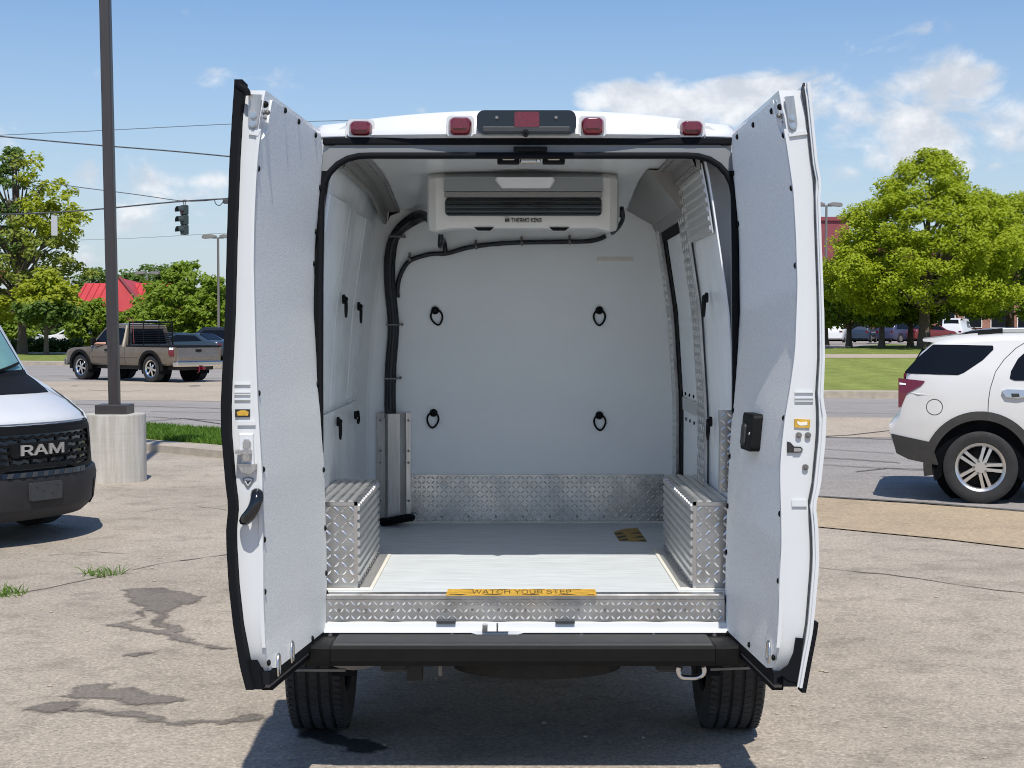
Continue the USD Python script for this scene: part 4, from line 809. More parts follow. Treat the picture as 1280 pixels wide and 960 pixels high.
def door(name, D, left):
    z0, z1 = .535, 2.455
    outer = poly([(0.0, z0 - .01), (DW - .06, z0 - .015), (DW - .012, z0 + .06), (DW, z0 + .18), (DW, z1 - .06), (DW - .02, z1 + .03), (.03, z1 - .005), (0, z1 - .06)])
    d = part(name, sheet(outer, lambda u, v, k: D(u, v, .04 + k * .78), 0, 1, .09), 'white_paint', van, 28, world=True)
    cut = poly([(DW - .005, z1 - .01), (DW - .085, z1 + .01), (DW - .075, z1 - .085), (DW - .05, z1 - .12), (DW - .005, z1 - .14)])
    inner = poly([(.006, z0 + .005), (DW - .12, z0 + .005), (DW - .05, z0 + .02), (DW - .008, z0 + .12), (DW - .004, z1 - .03), (DW - .03, z1 + .012), (.05, z1 - .022), (.006, z1 - .07)]).buffer(-.02).buffer(.02).difference(cut).buffer(-.012).buffer(.012)
    part('inner_panel', sheet(inner, lambda u, v, k: D.inch(u, v, -.003 + .010 * k), 0, 1, .05), 'door_panel', d, 28, world=True)
    # outer skin, wider than the frame
    skin = poly([(-.01, z0 - .03), (DW + .015, z0 - .03), (DW + .022, z0 + .2), (DW + .022, z1), (DW + .01, z1 + .045), (0, z1 + .01)])
    part('outer_skin', sheet(skin, lambda u, v, k: D(u, v, .84 + k * .14), 0, 1, .09), 'white_paint', d, 28, world=True)
    if left:     # the overlapping door carries a broad rubber seal on its free edge
        es = poly([(DW - .03, z0 - .035), (DW + .035, z0 - .035), (DW + .035, z1 + .058), (DW - .03, z1 + .05)])
        part('edge_seal', sheet(es, lambda u, v, k: D(u, v, 1.0) - D.side * np.c_[(1 - k) * .026, 0 * k, 0 * k], 0, 1, .06), 'black_rubber', d, 40, world=True)
        tip = [P(297, 105, 5.06), P(301, 109, 5.06), P(306, 112, 5.06), P(309, 119, 5.06)]; part('seal_tip', tube(spline(tip, 8), .012, 8), 'black_rubber', d, 40, world=True)
    else:
        for nm, k0, k1, mt, uo in (('skin_lip', .90, 1.0, 'white_paint', .030), ('lip_seal', .80, .87, 'grey_plastic', .012)):
            es = poly([(DW - .03, z0 + .06 - .09 * (k0 > .88)), (DW + uo, z0 + .06 - .09 * (k0 > .88)), (DW + uo, z1 + .05), (DW - .03, z1 + .03)])
            part(nm, sheet(es, lambda u, v, k: D(u, v, k0 + (k1 - k0) * k), 0, 1, .06), mt, d, 40, world=True)
        es = poly([(DW - .02, z0 - .045), (DW + .034, z0 - .045), (DW + .034, z0 + .19), (DW - .02, z0 + .19)])
        part('corner_seal', sheet(es, lambda u, v, k: D(u, v, 1.0) + D.side * np.c_[k * .014, 0 * k, 0 * k], 0, 1, .06), 'black_rubber', d, 40, world=True)
    # raised lip round the inner panel at the free edge
    lip = poly([(DW - .004, z0 + .10), (DW + .001, z0 + .10), (DW + .002, z0 + .2), (DW + .002, z1 - .10), (DW - .012, z1 - .10), (DW - .012, z0 + .2)])
    part('frame_lip', sheet(lip, lambda u, v, k: D.inch(u + .004, v, -.007 + .012 * k), 0, 1, .06), 'white_paint', d, 30, world=True)
    # bottom rubber in two lines, with a rounded corner piece
    for k, (a, b, q0, q1, mt) in enumerate(((z0 - .028, z0 + .012, -.002, .05, 'black_rubber'), (z0 - .042, z0 - .026, .006, .03, 'dull_steel'), (z0 - .060, z0 - .040, .008, .045, 'black_rubber'))):
        part('bottom_seal', sheet(poly([(-.02, a), (DW - (.01, .03, .07)[k], a), (DW - (.02, .03, .06)[k], b), (-.02, b)]), lambda u, v, kk: D.inch(u, v, q0 + (q1 - q0) * kk), 0, 1, .08), mt, d, 30, world=True)
    if not left: eslab([(994.5, 797), (1004, 798), (1000, 833), (996, 853), (985, 850), (973, 840), (985, 831), (992, 815)], YF_ - .006, YF_ - .012, 'black_rubber', 'corner_bracket', d)
    cp = poly([(DW - .16, z0 - .02), (DW + .010, z0 - .03), (DW + .004, z0 + .02), (DW - .04, z0 + .012), (DW - .10, z0 + .01)]) if not left else poly([(DW - .16, z0 - .02), (DW - .05, z0 - .036), (DW + .006, z0 - .040), (DW + .008, z0 + .06), (DW - .02, z0 + .03)])
    part('corner_boot', sheet(cp, lambda u, v, k: D(u, v, .30 + k * .55), 0, 1, .05), 'black_rubber', d, 30, world=True)
    # latch plate with two bolts at the top of the free edge
    def edge(px, py, dy=0.0): return P(px, py, YF_ - .004 - dy)
    S = (lambda x: x) if left else (lambda x: x)
    if left: pl_ = [(311, 118), (327, 118.5), (323, 154), (320.5, 159), (316, 161), (312.5, 159), (310.5, 153)]; bl = [(317, 144), (316, 155)]
    else: pl_ = [(981, 121), (992, 120), (996.5, 155), (995.5, 161), (991.5, 163.5), (987.5, 161), (985.5, 155)]; bl = [(990, 147), (991, 157.5)]
    pp = [edge(*q) for q in pl_]; lp = part('latch_plate', loft([[q + [0, .008, 0] for q in pp], [q - [0, .006, 0] for q in pp]]), 'brushed_steel', d, 15, world=True)
    for q in bl: part('bolt', cat_(cyl(edge(*q, .008), (0, 1, 0), .010, .008, 14), cyl(edge(*q, .012), (0, 1, 0), .0055, .008, 6)), 'bright_steel', lp, world=True)
    ov = [edge(*q) for q in (((312, 162), (326, 163), (323, 170), (311, 168)) if left else ((985, 166), (1008, 163), (1009, 168), (986, 171)))]
    part('frame_step', loft([[q + [0, .01, 0] for q in ov], [q - [0, .004, 0] for q in ov]]), 'white_paint', d, 15, world=True)
    # latch rod assembly in the panel's cut-out
    for q, r in (((332, 131), .012), ((330, 141), .009), ((335, 141), .009), ((332, 148), .006)) if left else (((975, 134), .012), ((973, 145), .009), ((977.5, 146), .009), ((979, 153), .006)):
        part('latch_rod', ball(P(*q, YF_ + .04) + [0, -.01, 0], r, 1), 'black_plastic' if r > .01 else 'dull_steel', d, world=True)
    # panel screws
    sc = [(355, 138), (372, 152), (393, 169), (317, 210), (401, 235), (401, 330), (397, 290), (319, 492), (400, 480), (404, 587), (327, 587), (405, 660), (328, 675), (407, 716), (327, 741), (407, 780), (389, 798), (334, 829)] if left else [(966, 139), (943, 156), (923, 171), (983, 168), (991, 235), (915, 217), (924, 280), (996, 332), (916, 513), (982, 523), (912, 570), (910, 632), (978, 643), (909, 690), (976, 727), (911, 792), (938, 806), (968, 822)]
    for q in sc:
        u, z = D.at(*q); u = min(max(u, .02), DW - .02); c = D.inch(np.array([u]), np.array([z]), np.array([-.004]))[0]
        part('panel_screw', ball(c, (.007, .011, .011), 1), 'black_plastic', d, world=True)
    for q in ([(363, 812), (346, 828)] if left else [(963, 812)]):
        u, z = D.at(*q); c = D.inch(np.array([u]), np.array([z]), np.array([-.006]))[0]; part('rod_guide', tube(spline([c + [0, y, zz] for y, zz in ((-.014, -.04), (-.016, .01), (0, .028), (.016, .01), (.014, -.04))], 16), .006, 7), 'bright_steel', d, 50, world=True)
    return d
DL, DR = Door(HL, FL, OL, -1), Door(HR, FR, OR, 1)
dl, dr = door('rear_door', DL, True), door('rear_door', DR, False)
YE = YF_ - .003
# left door edge: pressed ribs, label, striker, badge, pull handle
for y in (479.5, 489.5, 492, 498.5): eslab([(293, y), (313, y), (313, y + 1.6), (293, y + 1.6)], YE, YE - .004, 'white_paint', 'pressed_rib', dl)
lb = eslab([(294, 511.5), (312.5, 511.5), (312.5, 521.5), (294, 521.5)], YE, YE - .003, 'black_print', 'warning_label', dl)
eslab([(296, 515), (301, 513), (307, 513), (311, 515), (310, 519.5), (297, 519.5)], YE - .003, YE - .0045, 'yellow_print', 'label_print', lb)
eslab([(297, 526.5), (320, 526.5), (320, 531.5), (297, 531.5)], YE, YE - .005, 'white_paint', 'pressed_rib', dl)
eslab([(299, 541), (317, 541), (319, 588), (301, 588)], YE, YE - .008, 'jamb_paint', 'striker_bed', dl, ins=.1)
sk = eslab([(304, 553), (306, 549), (311, 549), (314, 553), (314, 577), (303, 577)], YE - .006, YE - .014, 'brushed_steel', 'striker', dl)
eslab([(296, 562), (315, 562), (315, 566.5), (296, 566.5)], YE - .012, YE - .05, 'brushed_steel', 'striker_bar', sk); eslab([(297, 579), (321, 580), (321, 586), (314, 592), (303, 590)], YE - .006, YE - .022, 'brushed_steel', 'striker_foot', sk)
for q in ((308, 555), (308, 571.5)): part('bolt', cat_(cyl(P(*q, YE - .015), (0, 1, 0), .012, .008, 14), cyl(P(*q, YE - .019), (0, 1, 0), .006, .008, 6)), 'bright_steel', sk, world=True)
bd = eslab([(303.5, 598), (310, 596), (317, 598), (316, 602), (311, 609), (309, 609), (304.5, 602)], YE, YE - .003, 'dull_steel', 'shield_badge', dl)
eslab([(305, 598.8), (310, 597.3), (315.5, 598.8), (314.6, 601.6), (310.4, 607.3), (309.6, 607.3), (305.8, 601.6)], YE - .003, YE - .0042, 'white_paint', 'badge_field', bd)
eslab([(307, 600), (310, 601.2), (313.5, 600), (312.2, 602.3), (310.5, 605), (309.5, 605), (308.2, 602.3)], YE - .0042, YE - .0054, 'black_print', 'badge_emblem', bd)
hp = spline([P(320, 618, YE - .02), P(321, 624, YE - .055), P(318, 634, YE - .06), P(311, 645, YE - .055), P(305, 651, YE - .018)], 16)
part('pull_handle', tube(hp, np.interp(np.linspace(0, 1, 16), [0, .1, .8, 1], [.020, .022, .020, .016]), 10), 'gloss_black', dl, 50, world=True)
# right door edge: ribs, label, bolts, latch slot; inside handle on the panel
for y in (489.5, 496.5, 500.5): eslab([(993.5, y), (1016.5, y), (1016.5, y + 1.6), (993.5, y + 1.6)], YE, YE - .004, 'white_paint', 'pressed_rib', dr)
lb = eslab([(993, 523.5), (1012.5, 524.5), (1012, 535), (993, 534)], YE, YE - .003, 'yellow_print', 'warning_label', dr)
eslab([(996, 526), (1001, 528), (1009, 527), (1009, 531.5), (1000, 532), (997, 530)], YE - .003, YE - .0045, 'sealant', 'label_print', lb)
for q in ((998.5, 544), (1010, 544), (1006.8, 584)): part('bolt', cat_(cyl(P(*q, YE - .002), (0, 1, 0), .010, .010, 14), cyl(P(*q, YE - .006), (0, 1, 0), .0055, .008, 6)), 'dull_steel', dr, world=True)
sl = eslab([(984, 552), (988, 553), (991, 558), (1001, 558.5), (1003.5, 561.5), (1001, 565.5), (984, 565.8)], YE, YE - .004, 'black_print', 'latch_slot', dr)
eslab([(992, 560), (1000, 560), (1002, 562), (1000, 564.3), (992, 564.3)], YE - .004, YE - .010, 'bright_steel', 'latch_claw', sl)
eslab([(990, 625), (1008, 625), (1008.5, 633), (990, 633)], YE, YE - .004, 'white_paint', 'pressed_rib', dr)
hu, hz = DR.at(946, 541); hl_ = .17
hb = sheet(rrect(hu - .085, hz - .062, hu + .085, hz + .070, .018), lambda u, v, k: DR.inch(u, v, -.034 * k - .002), 0, 1, .08)
ih = part('inside_handle', hb, 'black_plastic', dr, 25, world=True)
part('handle_lever', sheet(rrect(hu - .07, hz - .045, hu - .015, hz + .03, .012), lambda u, v, k: DR.inch(u, v, -.034 - .008 * k), 0, 1, .08), 'grey_plastic', ih, 25, world=True)
part('handle_screw', ball(DR.inch(np.array([hu + .045]), np.array([hz + .0]), np.array([-.035]))[0], .006, 1), 'bright_steel', ih, world=True)

# ================================================================ OTHER VEHICLES
class Car:
    """A car body: half-width W(s) along the length times g(z) up the side; roof and bonnet line zt(s), sill line zb(s). s runs from the rear (0) to the nose (L)."""
    def __init__(c, L, zt, zb, g, W, end=.35, endk=.16, round_=.10):
        c.L, c._zt, c._zb, c._g, c.W0, c.end, c.endk, c.r = L, zt, zb, g, W, end, endk, round_
    def zt(c, s): return np.interp(s, *zip(*c._zt))
    def zb(c, s): return np.interp(s, *zip(*c._zb))
    def w(c, s, z):
        s = np.asarray(s, float); d = np.clip(np.minimum(s, c.L - s) / c.end, 0, 1)
        return c.W0 * (1 - c.endk * (1 - d) ** 2) * np.interp(z, *zip(*c._g))
    def body(c, ss, nz=12, arches=(), ra=.4, cut=None, xoff=None):
        rings = []
        for s in ss:
            zt, zb = float(c.zt(s)), float(c.zb(s)); r = min(c.r, (zt - zb) * .45); P_ = []
            for z in np.linspace(zb, zt - r, nz): P_.append((float(c.w(s, z)) * (1 - .06 * (z < zb + .02)), z))
            w = P_[-1][0]
            for a in (.35, .75, 1.15): P_.append((w - r * 1.3 * (1 - math.cos(a)), zt - r + r * .93 * math.sin(a)))
            P_.append((w * .45, zt - .004)); 
            xo = (lambda z: 0.0) if xoff is None else (lambda z: float(xoff(s, z)))
            rings.append([(s + xo(z), y, z) for y, z in P_] + [(s + xo(zt), 0, zt)] + [(s + xo(z), -y, z) for y, z in P_[::-1]])
        b = solid(loft(rings))
        for a in arches:
            for sd in (-1, 1): b = b - solid(cyl((a[0], sd * c.W0, a[1]), (0, 1, 0), ra, c.W0 * .62, 36))
        return unsolid(b)
    def side(c, sd):
        return lambda u, v, d: np.c_[u, sd * (c.w(u, v) + d), v]
def panel(t, c, sd, pts, d0, d1, mat, name, res=.15, rnd=0.0, parent=None):
    p = poly(pts)
    if rnd: p = p.buffer(-rnd).buffer(2 * rnd).buffer(-rnd)
    return part(name, sheet(p, c.side(sd), d0, d1, res), mat, parent or t, 30)

# ---- white sport utility car leaving to the right
SY, SS = 15.0, 127.0
sl = lambda px, py: ((px - 1110) / SS, (632 - py) / SS)
suv_o = P(1110, 632, SY); SUVZ = suv_o[2]
suv = thing('sport_utility_car', 'white sport utility car with dark rear glass leaving the frame at right', 'car', (suv_o[0] + .27, SY + .94, 0.004), math.radians(-16))
zst = [(0, .76), (.06, .84), (.12, .92), (.14, 1.22), (.30, 1.47), (.44, 1.585), (.62, 1.625), (1.0, 1.655), (1.6, 1.665), (2.4, 1.65), (3.0, 1.56), (3.6, 1.20), (3.8, 1.12), (4.5, 1.02), (4.78, .85), (4.85, .6)]
zsb = [(0, .66), (.05, .52), (.2, .46), (.5, .38), (4.4, .28), (4.85, .35)]
gs_ = [(.25, .94), (.40, .965), (.62, .99), (.80, 1.0), (1.05, .99), (1.22, .965), (1.50, .87), (1.72, .79)]
sc_ = Car(4.85, zst, zsb, gs_, .98, end=.55, endk=.14, round_=.09)
def suv_off(s, z): return 0.0
ss = np.unique(np.r_[0, .03, .06, .10, .13, .16, .22, .30, .37, .44, .53, .62, np.linspace(.7, 4.6, 26), 4.72, 4.8, 4.85])
wc = sl(1219.5, 589); wz = .352
part('body', sc_.body(ss, 16, [(wc[0], .36), (wc[0] + 2.86, .36)], .455), 'suv_white', suv, 24)
for sd in (-1, 1):
    q = [sl(*p) for p in ((1126.5, 473), (1144, 453), (1162, 437), (1233, 438), (1233.5, 443), (1221, 456), (1199, 471.5), (1192, 474.5))]
    panel(suv, sc_, sd, q, -.012, .004, 'dark_glass', 'quarter_window', .06, .012)
    q = [sl(*p) for p in ((1252.5, 478), (1254, 469), (1262, 454), (1280, 437), (1340, 433), (1350, 481), (1258, 480.5))]
    panel(suv, sc_, sd, q, -.012, .004, 'dark_glass', 'rear_window', .06, .012)
    panel(suv, sc_, sd, [(1.93, 1.20), (1.93, 1.56), (2.5, 1.54), (3.05, 1.17)], -.012, .004, 'dark_glass', 'front_window', .08, .012)
    q = [sl(*p) for p in ((1120.5, 479), (1153, 482), (1148, 488), (1131, 498), (1124, 515), (1121, 516))]
    tl = panel(suv, sc_, sd, q, -.01, .012, 'red_lens', 'tail_light', .05, .004)
    panel(suv, sc_, sd, [sl(*p) for p in ((1122, 484.5), (1130, 485.5), (1130, 487.5), (1122, 487))], .010, .016, 'lens_clear', 'reversing_lens', .05, 0, tl)
    # dark lower cladding: bumper end, arch lips, sill
    q = [sl(*p) for p in ((1112, 548.5), (1161, 557.5), (1170, 586), (1134, 580), (1119, 573))]
    panel(suv, sc_, sd, [(max(a, .005), b) for a, b in q], -.01, .016, 'cladding', 'bumper_cladding', .05, .008)
    for cx_ in (wc[0], wc[0] + 2.86):
        ang = np.linspace(math.radians(-12), math.radians(192), 30)
        q = [(cx_ + .535 * math.cos(a), .36 + .535 * math.sin(a)) for a in ang] + [(cx_ + .452 * math.cos(a), .36 + .452 * math.sin(a)) for a in ang[::-1]]
        panel(suv, sc_, sd, q, -.02, .022, 'cladding', 'arch_trim', .08)
    panel(suv, sc_, sd, [(wc[0] + .50, .30), (wc[0] + .54, .50), (wc[0] + 2.32, .50), (wc[0] + 2.36, .30)], -.01, .02, 'cladding', 'sill_trim', .2)
    # shut lines
    def seam(pts, w=.007): return sheet(sg.LineString(pts).buffer(w / 2), sc_.side(sd), -.01, .0012, .06)
    e = [sl(*p) for p in ((1227.5, 523), (1228, 505), (1230, 490), (1236, 470), (1246, 455), (1260, 441), (1282, 427))]
    part('door_seam', seam(e), 'black_print', suv, False); part('door_seam', seam([(1.92, .5), (1.92, 1.62)]), 'black_print', suv, False)
    fc = sl(1164.5, 514); part('fuel_flap', sheet(sg.Point(fc).buffer(.079).difference(sg.Point(fc).buffer(.072)), sc_.side(sd), -.01, .0012, .05), 'grey_plastic', suv, False)
    hb_ = [sl(*p) for p in ((1243, 493), (1250, 491), (1268, 491.5), (1274, 495), (1272, 500), (1262, 502), (1248, 500.5))]
    h_ = panel(suv, sc_, sd, hb_, -.01, .030, 'rim_alloy', 'door_handle', .05, .008); panel(suv, sc_, sd, [sl(*p) for p in ((1254, 496), (1263, 496), (1264, 500), (1255, 500.5))], .02, .034, 'black_print', 'handle_recess', .05, 0, h_)
    rl = [(.66, 1.60), (.80, 1.65), (1.0, 1.675), (2.2, 1.690), (2.7, 1.65)]
    part('roof_rail', tube([(a, sd * .70, b) for a, b in rl], [.02, .028, .024, .024, .02], 8), 'rim_alloy', suv, 50)
    part('rail_foot', loft([[(x, sd * .70 + y, z) for y, z in ((-.03, z0_), (.03, z0_), (.026, z1_), (-.026, z1_))] for x, z0_, z1_ in ((.60, 1.60, 1.62), (.80, 1.62, 1.672), (1.06, 1.63, 1.695))]), 'black_plastic', suv, 30)
    part('crease', tube([(a, sd * (float(sc_.w(a, b)) - .002), b) for a, b in (sl(1130, 496), sl(1145, 498.5), sl(1172, 499.5))], [.003, .011, .003], 6), 'suv_white', suv, 60)
sp = [(1149, 429.5), (1165, 427.5), (1190, 424), (1215, 421.5), (1215, 429), (1190, 432), (1165, 433.5), (1150, 432)]
q = [sl(*p) for p in sp]; part('rear_spoiler', loft([[(a, y, b - (abs(y) > .6) * .01) for a, b in q] for y in (-.76, -.70, 0, .70, .76)]), 'suv_white', suv, 30)
part('rear_glass', loft([[(a, y * k, b) for y in (-1, 1)] for a, b, k in ((.10, 1.10, .74), (.17, 1.27, .72), (.33, 1.53, .66))] if False else [[(.115, -.72, 1.16), (.305, -.64, 1.50), (.305, .64, 1.50), (.115, .72, 1.16)], [(.135, -.72, 1.15), (.325, -.64, 1.49), (.325, .64, 1.49), (.135, .72, 1.15)]]), 'dark_glass', suv)
part('aerial', tube([(.86, 0, 1.64), (.74, 0, 1.76)], [.008, .004], 6), 'black_plastic', suv)

def liner(par, x, z, r, w, y1):
    for sd in (-1, 1):
        a = np.linspace(math.radians(-20), math.radians(200), 24); rr = [(r * math.cos(t), r * math.sin(t)) for t in a]
        part('wheel_liner', loft([[(x + p[0] * k, sd * y, z + p[1] * k) for p in rr] + [(x + p[0] * (k - .03), sd * y, z + p[1] * (k - .03)) for p in rr[::-1]] for y, k in ((y1, 1.0), (y1 - w, 1.0))]), 'black_rubber', par, 40)
        part('wheel_back', cyl((x, sd * (y1 - w), z), (0, 1, 0), r, .02, 30), 'black_rubber', par)
for x_ in (wc[0], wc[0] + 2.86): liner(suv, x_, .36, .452, .42, .93)
part('underbody', box(.35, 4.5, -.80, .80, .27, .42, .03), 'underbody', suv)
for sx in (0, 2.86):
    for sd in (-1, 1): wheel(suv, (wc[0] + sx, sd * .86, wz), (0, sd, 0), wz, .235, .235, 5, world=False, tread=False, dbl=True)

# ---- brown pickup crossing towards the left
pk = thing('pickup_truck', 'grey brown pickup truck with chrome wheels and the driver\'s arm out of its window', 'pickup truck', (0, 0, 0), 0)
ph = math.radians(180 - 40); pc0 = G(192.6, 477.6, 0.008)
hd, lf = np.array([math.cos(ph), math.sin(ph), 0]), np.array([-math.sin(ph), math.cos(ph), 0])
po = pc0 - hd * 1.12 - lf * .84                       # the rear of the truck on its centre line
UsdGeom.XformCommonAPI(UsdGeom.Xform(pk)); ops = UsdGeom.Xform(pk).GetOrderedXformOps(); ops[0].Set(Gf.Vec3d(*po)); ops[1].Set(math.degrees(ph)); _base[str(pk.GetPath())] = (po, ph)
pg = [(.4, .95), (.7, .99), (.95, 1.0), (1.12, .985), (1.35, .90), (1.80, .76)]
pb = Car(5.75, [(0, 1.10), (3.3, 1.12), (3.62, 1.12), (4.3, 1.10), (5.3, 1.06), (5.6, .98), (5.75, .85)], [(0, .62), (.3, .52), (5.5, .5), (5.75, .55)], pg, 1.0, end=.35, endk=.10, round_=.05)
part('lower_body', pb.body(np.unique(np.r_[0, .04, .1, .2, .35, np.linspace(.5, 5.4, 24), 5.5, 5.6, 5.68, 5.75]), 10, [(1.12, .42), (4.85, .42)], .50), 'pickup_paint', pk, 24)
cb = Car(1.95, [(0, 1.10), (.12, 1.72), (.25, 1.82), (.9, 1.85), (1.25, 1.80), (1.95, 1.10)], [(0, .9), (1.95, .9)], pg, .965, end=.2, endk=.03, round_=.08)
cbody = cb.body(np.unique(np.r_[0, .06, .12, .2, .3, np.linspace(.4, 1.9, 12), 1.95]), 10); cbody.apply_translation((2.45, 0, 0))
part('cab', cbody, 'pickup_paint', pk, 24)
class Off:
    def __init__(s, c, o): s.c, s.o = c, o
    def side(s, sd): return lambda u, v, d: np.c_[u, sd * (s.c.w(u - s.o, v) + d), v]
co = Off(cb, 2.45)
for x_ in (1.12, 4.85): liner(pk, x_, .42, .495, .42, .95)
part('bed_recess', box(.10, 2.38, -.80, .80, 1.06, 1.126), 'black_rubber', pk)
for y in (-.93, .93): part('bed_rail', box(.04, 2.4, y - .05, y + .05, 1.10, 1.145, .015), 'black_plastic', pk)
for sd in (1, -1):
    panel(pk, co, sd, [(3.28, 1.16), (3.28, 1.70), (3.60, 1.71), (3.78, 1.60), (4.18, 1.16)], -.01, .008, 'dark_glass', 'side_window', .1, .02)
    panel(pk, co, sd, [(2.66, 1.16), (2.66, 1.68), (3.12, 1.70), (3.12, 1.16)], -.01, .008, 'dark_glass', 'quarter_window', .1, .02)
    panel(pk, co, sd, [(2.50, .95), (2.60, 1.78), (2.66, 1.78), (2.58, .95)], -.01, .012, 'tan_trim', 'pillar_trim', .1)
    for cx_ in (1.12, 4.85):
        ang = np.linspace(-.1, math.pi + .1, 22); q = [(cx_ + .60 * math.cos(a), .42 + .58 * math.sin(a)) for a in ang] + [(cx_ + .49 * math.cos(a), .42 + .49 * math.sin(a)) for a in ang[::-1]]
        panel(pk, pb, sd, q, -.02, .03, 'black_plastic', 'arch_flare', .1)
    panel(pk, pb, sd, [(.02, .82), (.02, 1.09), (.16, 1.09), (.20, .95), (.16, .82)], -.01, .02, 'red_lens', 'tail_light', .08)
    panel(pk, pb, sd, [(.03, 1.02), (.03, 1.09), (.15, 1.09), (.16, 1.02)], .015, .026, 'lens_clear', 'reversing_lens', .08)
    part('door_seam', sheet(sg.LineString([(3.18, .55), (3.18, 1.1)]).buffer(.006), pb.side(sd), -.01, .002, .1), 'black_print', pk, False); part('door_seam', sheet(sg.LineString([(4.32, .6), (4.28, 1.08)]).buffer(.006), pb.side(sd), -.01, .002, .1), 'black_print', pk, False); part('bed_seam', sheet(sg.LineString([(2.42, .55), (2.42, 1.1)]).buffer(.008), pb.side(sd), -.01, .002, .1), 'black_print', pk, False)
    panel(pk, pb, sd, [(3.28, .96), (3.28, 1.02), (3.46, 1.02), (3.46, .96)], -.01, .03, 'black_plastic', 'door_handle', .1)
    part('body_crease', tube([(a, sd * (float(pb.w(a, .78)) + .002), .78) for a in np.linspace(.2, 5.2, 18)], .012, 6), 'tan_trim', pk, 60) if False else panel(pk, pb, sd, [(1.75, .77), (4.2, .77), (4.2, .80), (1.75, .80)], -.01, .012, 'pickup_paint', 'rub_strip', .2)
    part('door_mirror', cat_(box(4.02, 4.12, sd * 1.02 - .10, sd * 1.02 + .10, 1.14, 1.38, .03), box(4.05, 4.11, sd * .9 - .05, sd * .9 + .05, 1.16, 1.24, .01)), 'black_plastic', pk)
    for cx_ in (1.12, 4.85): wheel(pk, (cx_, sd * .84, .415), (0, sd, 0), .415, .28, .27, 6, world=False, tread=False, rim='chrome')
part('rear_window', loft([[(2.475 + dx, -.68, 1.18), (2.475 + dx, .68, 1.18), (2.56 + dx, .60, 1.66), (2.56 + dx, -.60, 1.66)] for dx in (-.012, .03)]), 'dark_glass', pk)
part('windscreen', loft([[(4.37 + dx, -.78, 1.14), (4.37 + dx, .78, 1.14), (3.78 + dx, .64, 1.74), (3.78 + dx, -.64, 1.74)] for dx in (-.03, .012)]), 'dark_glass', pk)
rk = part('headache_rack', cat_(tube([(2.38, -.86, 1.14), (2.36, -.84, 1.88), (2.36, .84, 1.88), (2.38, .86, 1.14)], .03, 8), *[tube([(2.37, -.84, z), (2.37, .84, z)], .014, 6) for z in np.linspace(1.25, 1.80, 9)], *[tube([(2.37, y, 1.14), (2.36, y, 1.88)], .016, 6) for y in (-.3, .3)]), 'black_plastic', pk, 40)
part('rack_light', box(2.30, 2.38, -.24, .24, 1.905, 1.94, .01), 'sign_grey', rk); part('tool_handle', tube([(2.30, .72, 1.2), (2.28, .78, 2.02)], .012, 6), 'maroon_wall', rk)
part('tailgate', box(-.025, .03, -.80, .80, .66, 1.09, .015), 'dull_steel', pk); part('tailgate_handle', box(-.04, -.02, -.12, .12, .95, 1.03, .01), 'black_plastic', pk); part('tailgate_band', box(-.032, -.02, -.76, .76, .70, .78, .004), 'pickup_paint', pk); part('tailgate_cap', box(-.03, .05, -.82, .82, 1.085, 1.13, .01), 'black_plastic', pk)
part('rear_bumper', box(-.22, .02, -.98, .98, .50, .66, .03), 'chrome', pk); part('hitch', cat_(box(-.32, 0, -.05, .05, .40, .48, .01), tube([(-.28, .18, .5), (-.30, .20, .35), (-.24, .22, .3)], .02, 6)), 'red_lens', pk); part('underbody', box(.1, 5.5, -.7, .7, .38, .58, .03), 'underbody', pk); part('front_bumper', box(5.66, 5.84, -.95, .95, .48, .70, .04), 'dull_steel', pk)
# the driver
def limb_body(joints, bones, res=.035, it=8):
    s = None
    for a, b in bones:
        ms = []
        for j in (a, b):
            p, r = joints[j]; m = trimesh.creation.icosphere(2, r); m.apply_translation(p); ms.append(m.vertices)
        h = m3.Manifold.hull_points(np.vstack(ms)); s = h if s is None else s + h
    m = unsolid(s.refine_to_length(res)); m = TM(m.vertices, m.faces, process=True); trimesh.smoothing.filter_taubin(m, iterations=it); return m
def loc2w(p): return po + hd * p[0] + lf * p[1] + np.array([0, 0, p[2]])
dv = thing('person', 'driver in a dark shirt resting a bare forearm on the pickup\'s window sill', 'person', loc2w((3.45, .42, .9)), ph)
_base[str(dv.GetPath())] = (np.array(loc2w((3.45, .42, .9))), ph)
J = {'hip': ((0, 0, -.05), .15), 'chest': ((-.06, 0, .38), .16), 'neck': ((-.05, 0, .58), .06), 'head': ((-.02, 0, .72), .095), 'chin': ((.03, 0, .65), .06), 'nose': ((.09, 0, .69), .018), 'shl': ((-.05, .19, .48), .07), 'elb': ((.05, .46, .29), .047), 'wri': ((.33, .60, .30), .033), 'palm': ((.40, .615, .295), .036), 'shr': ((-.05, -.19, .48), .07), 'elr': ((.18, -.22, .25), .045), 'wrr': ((.42, -.08, .33), .033),
     'kn': ((.45, .10, .0), .085), 'kn2': ((.45, -.10, .0), .085)}
for i, y in enumerate((-.03, -.01, .01, .03)): J[f'k{i}'] = ((.45, .612 + y * .8, .295), .012); J[f'f{i}'] = ((.50 - .01 * abs(i - 1.5), .615 + y, .262), .009)
J['th0'] = ((.41, .585, .30), .013); J['th1'] = ((.45, .565, .285), .010)
B_ = [('hip', 'chest'), ('chest', 'neck'), ('neck', 'head'), ('head', 'chin'), ('head', 'nose'), ('chest', 'shl'), ('chest', 'shr'), ('shl', 'elb'), ('elb', 'wri'), ('wri', 'palm'), ('shr', 'elr'), ('elr', 'wrr'), ('hip', 'kn'), ('hip', 'kn2'), ('palm', 'th0'), ('th0', 'th1')] + [('palm', f'k{i}') for i in range(4)] + [(f'k{i}', f'f{i}') for i in range(4)]
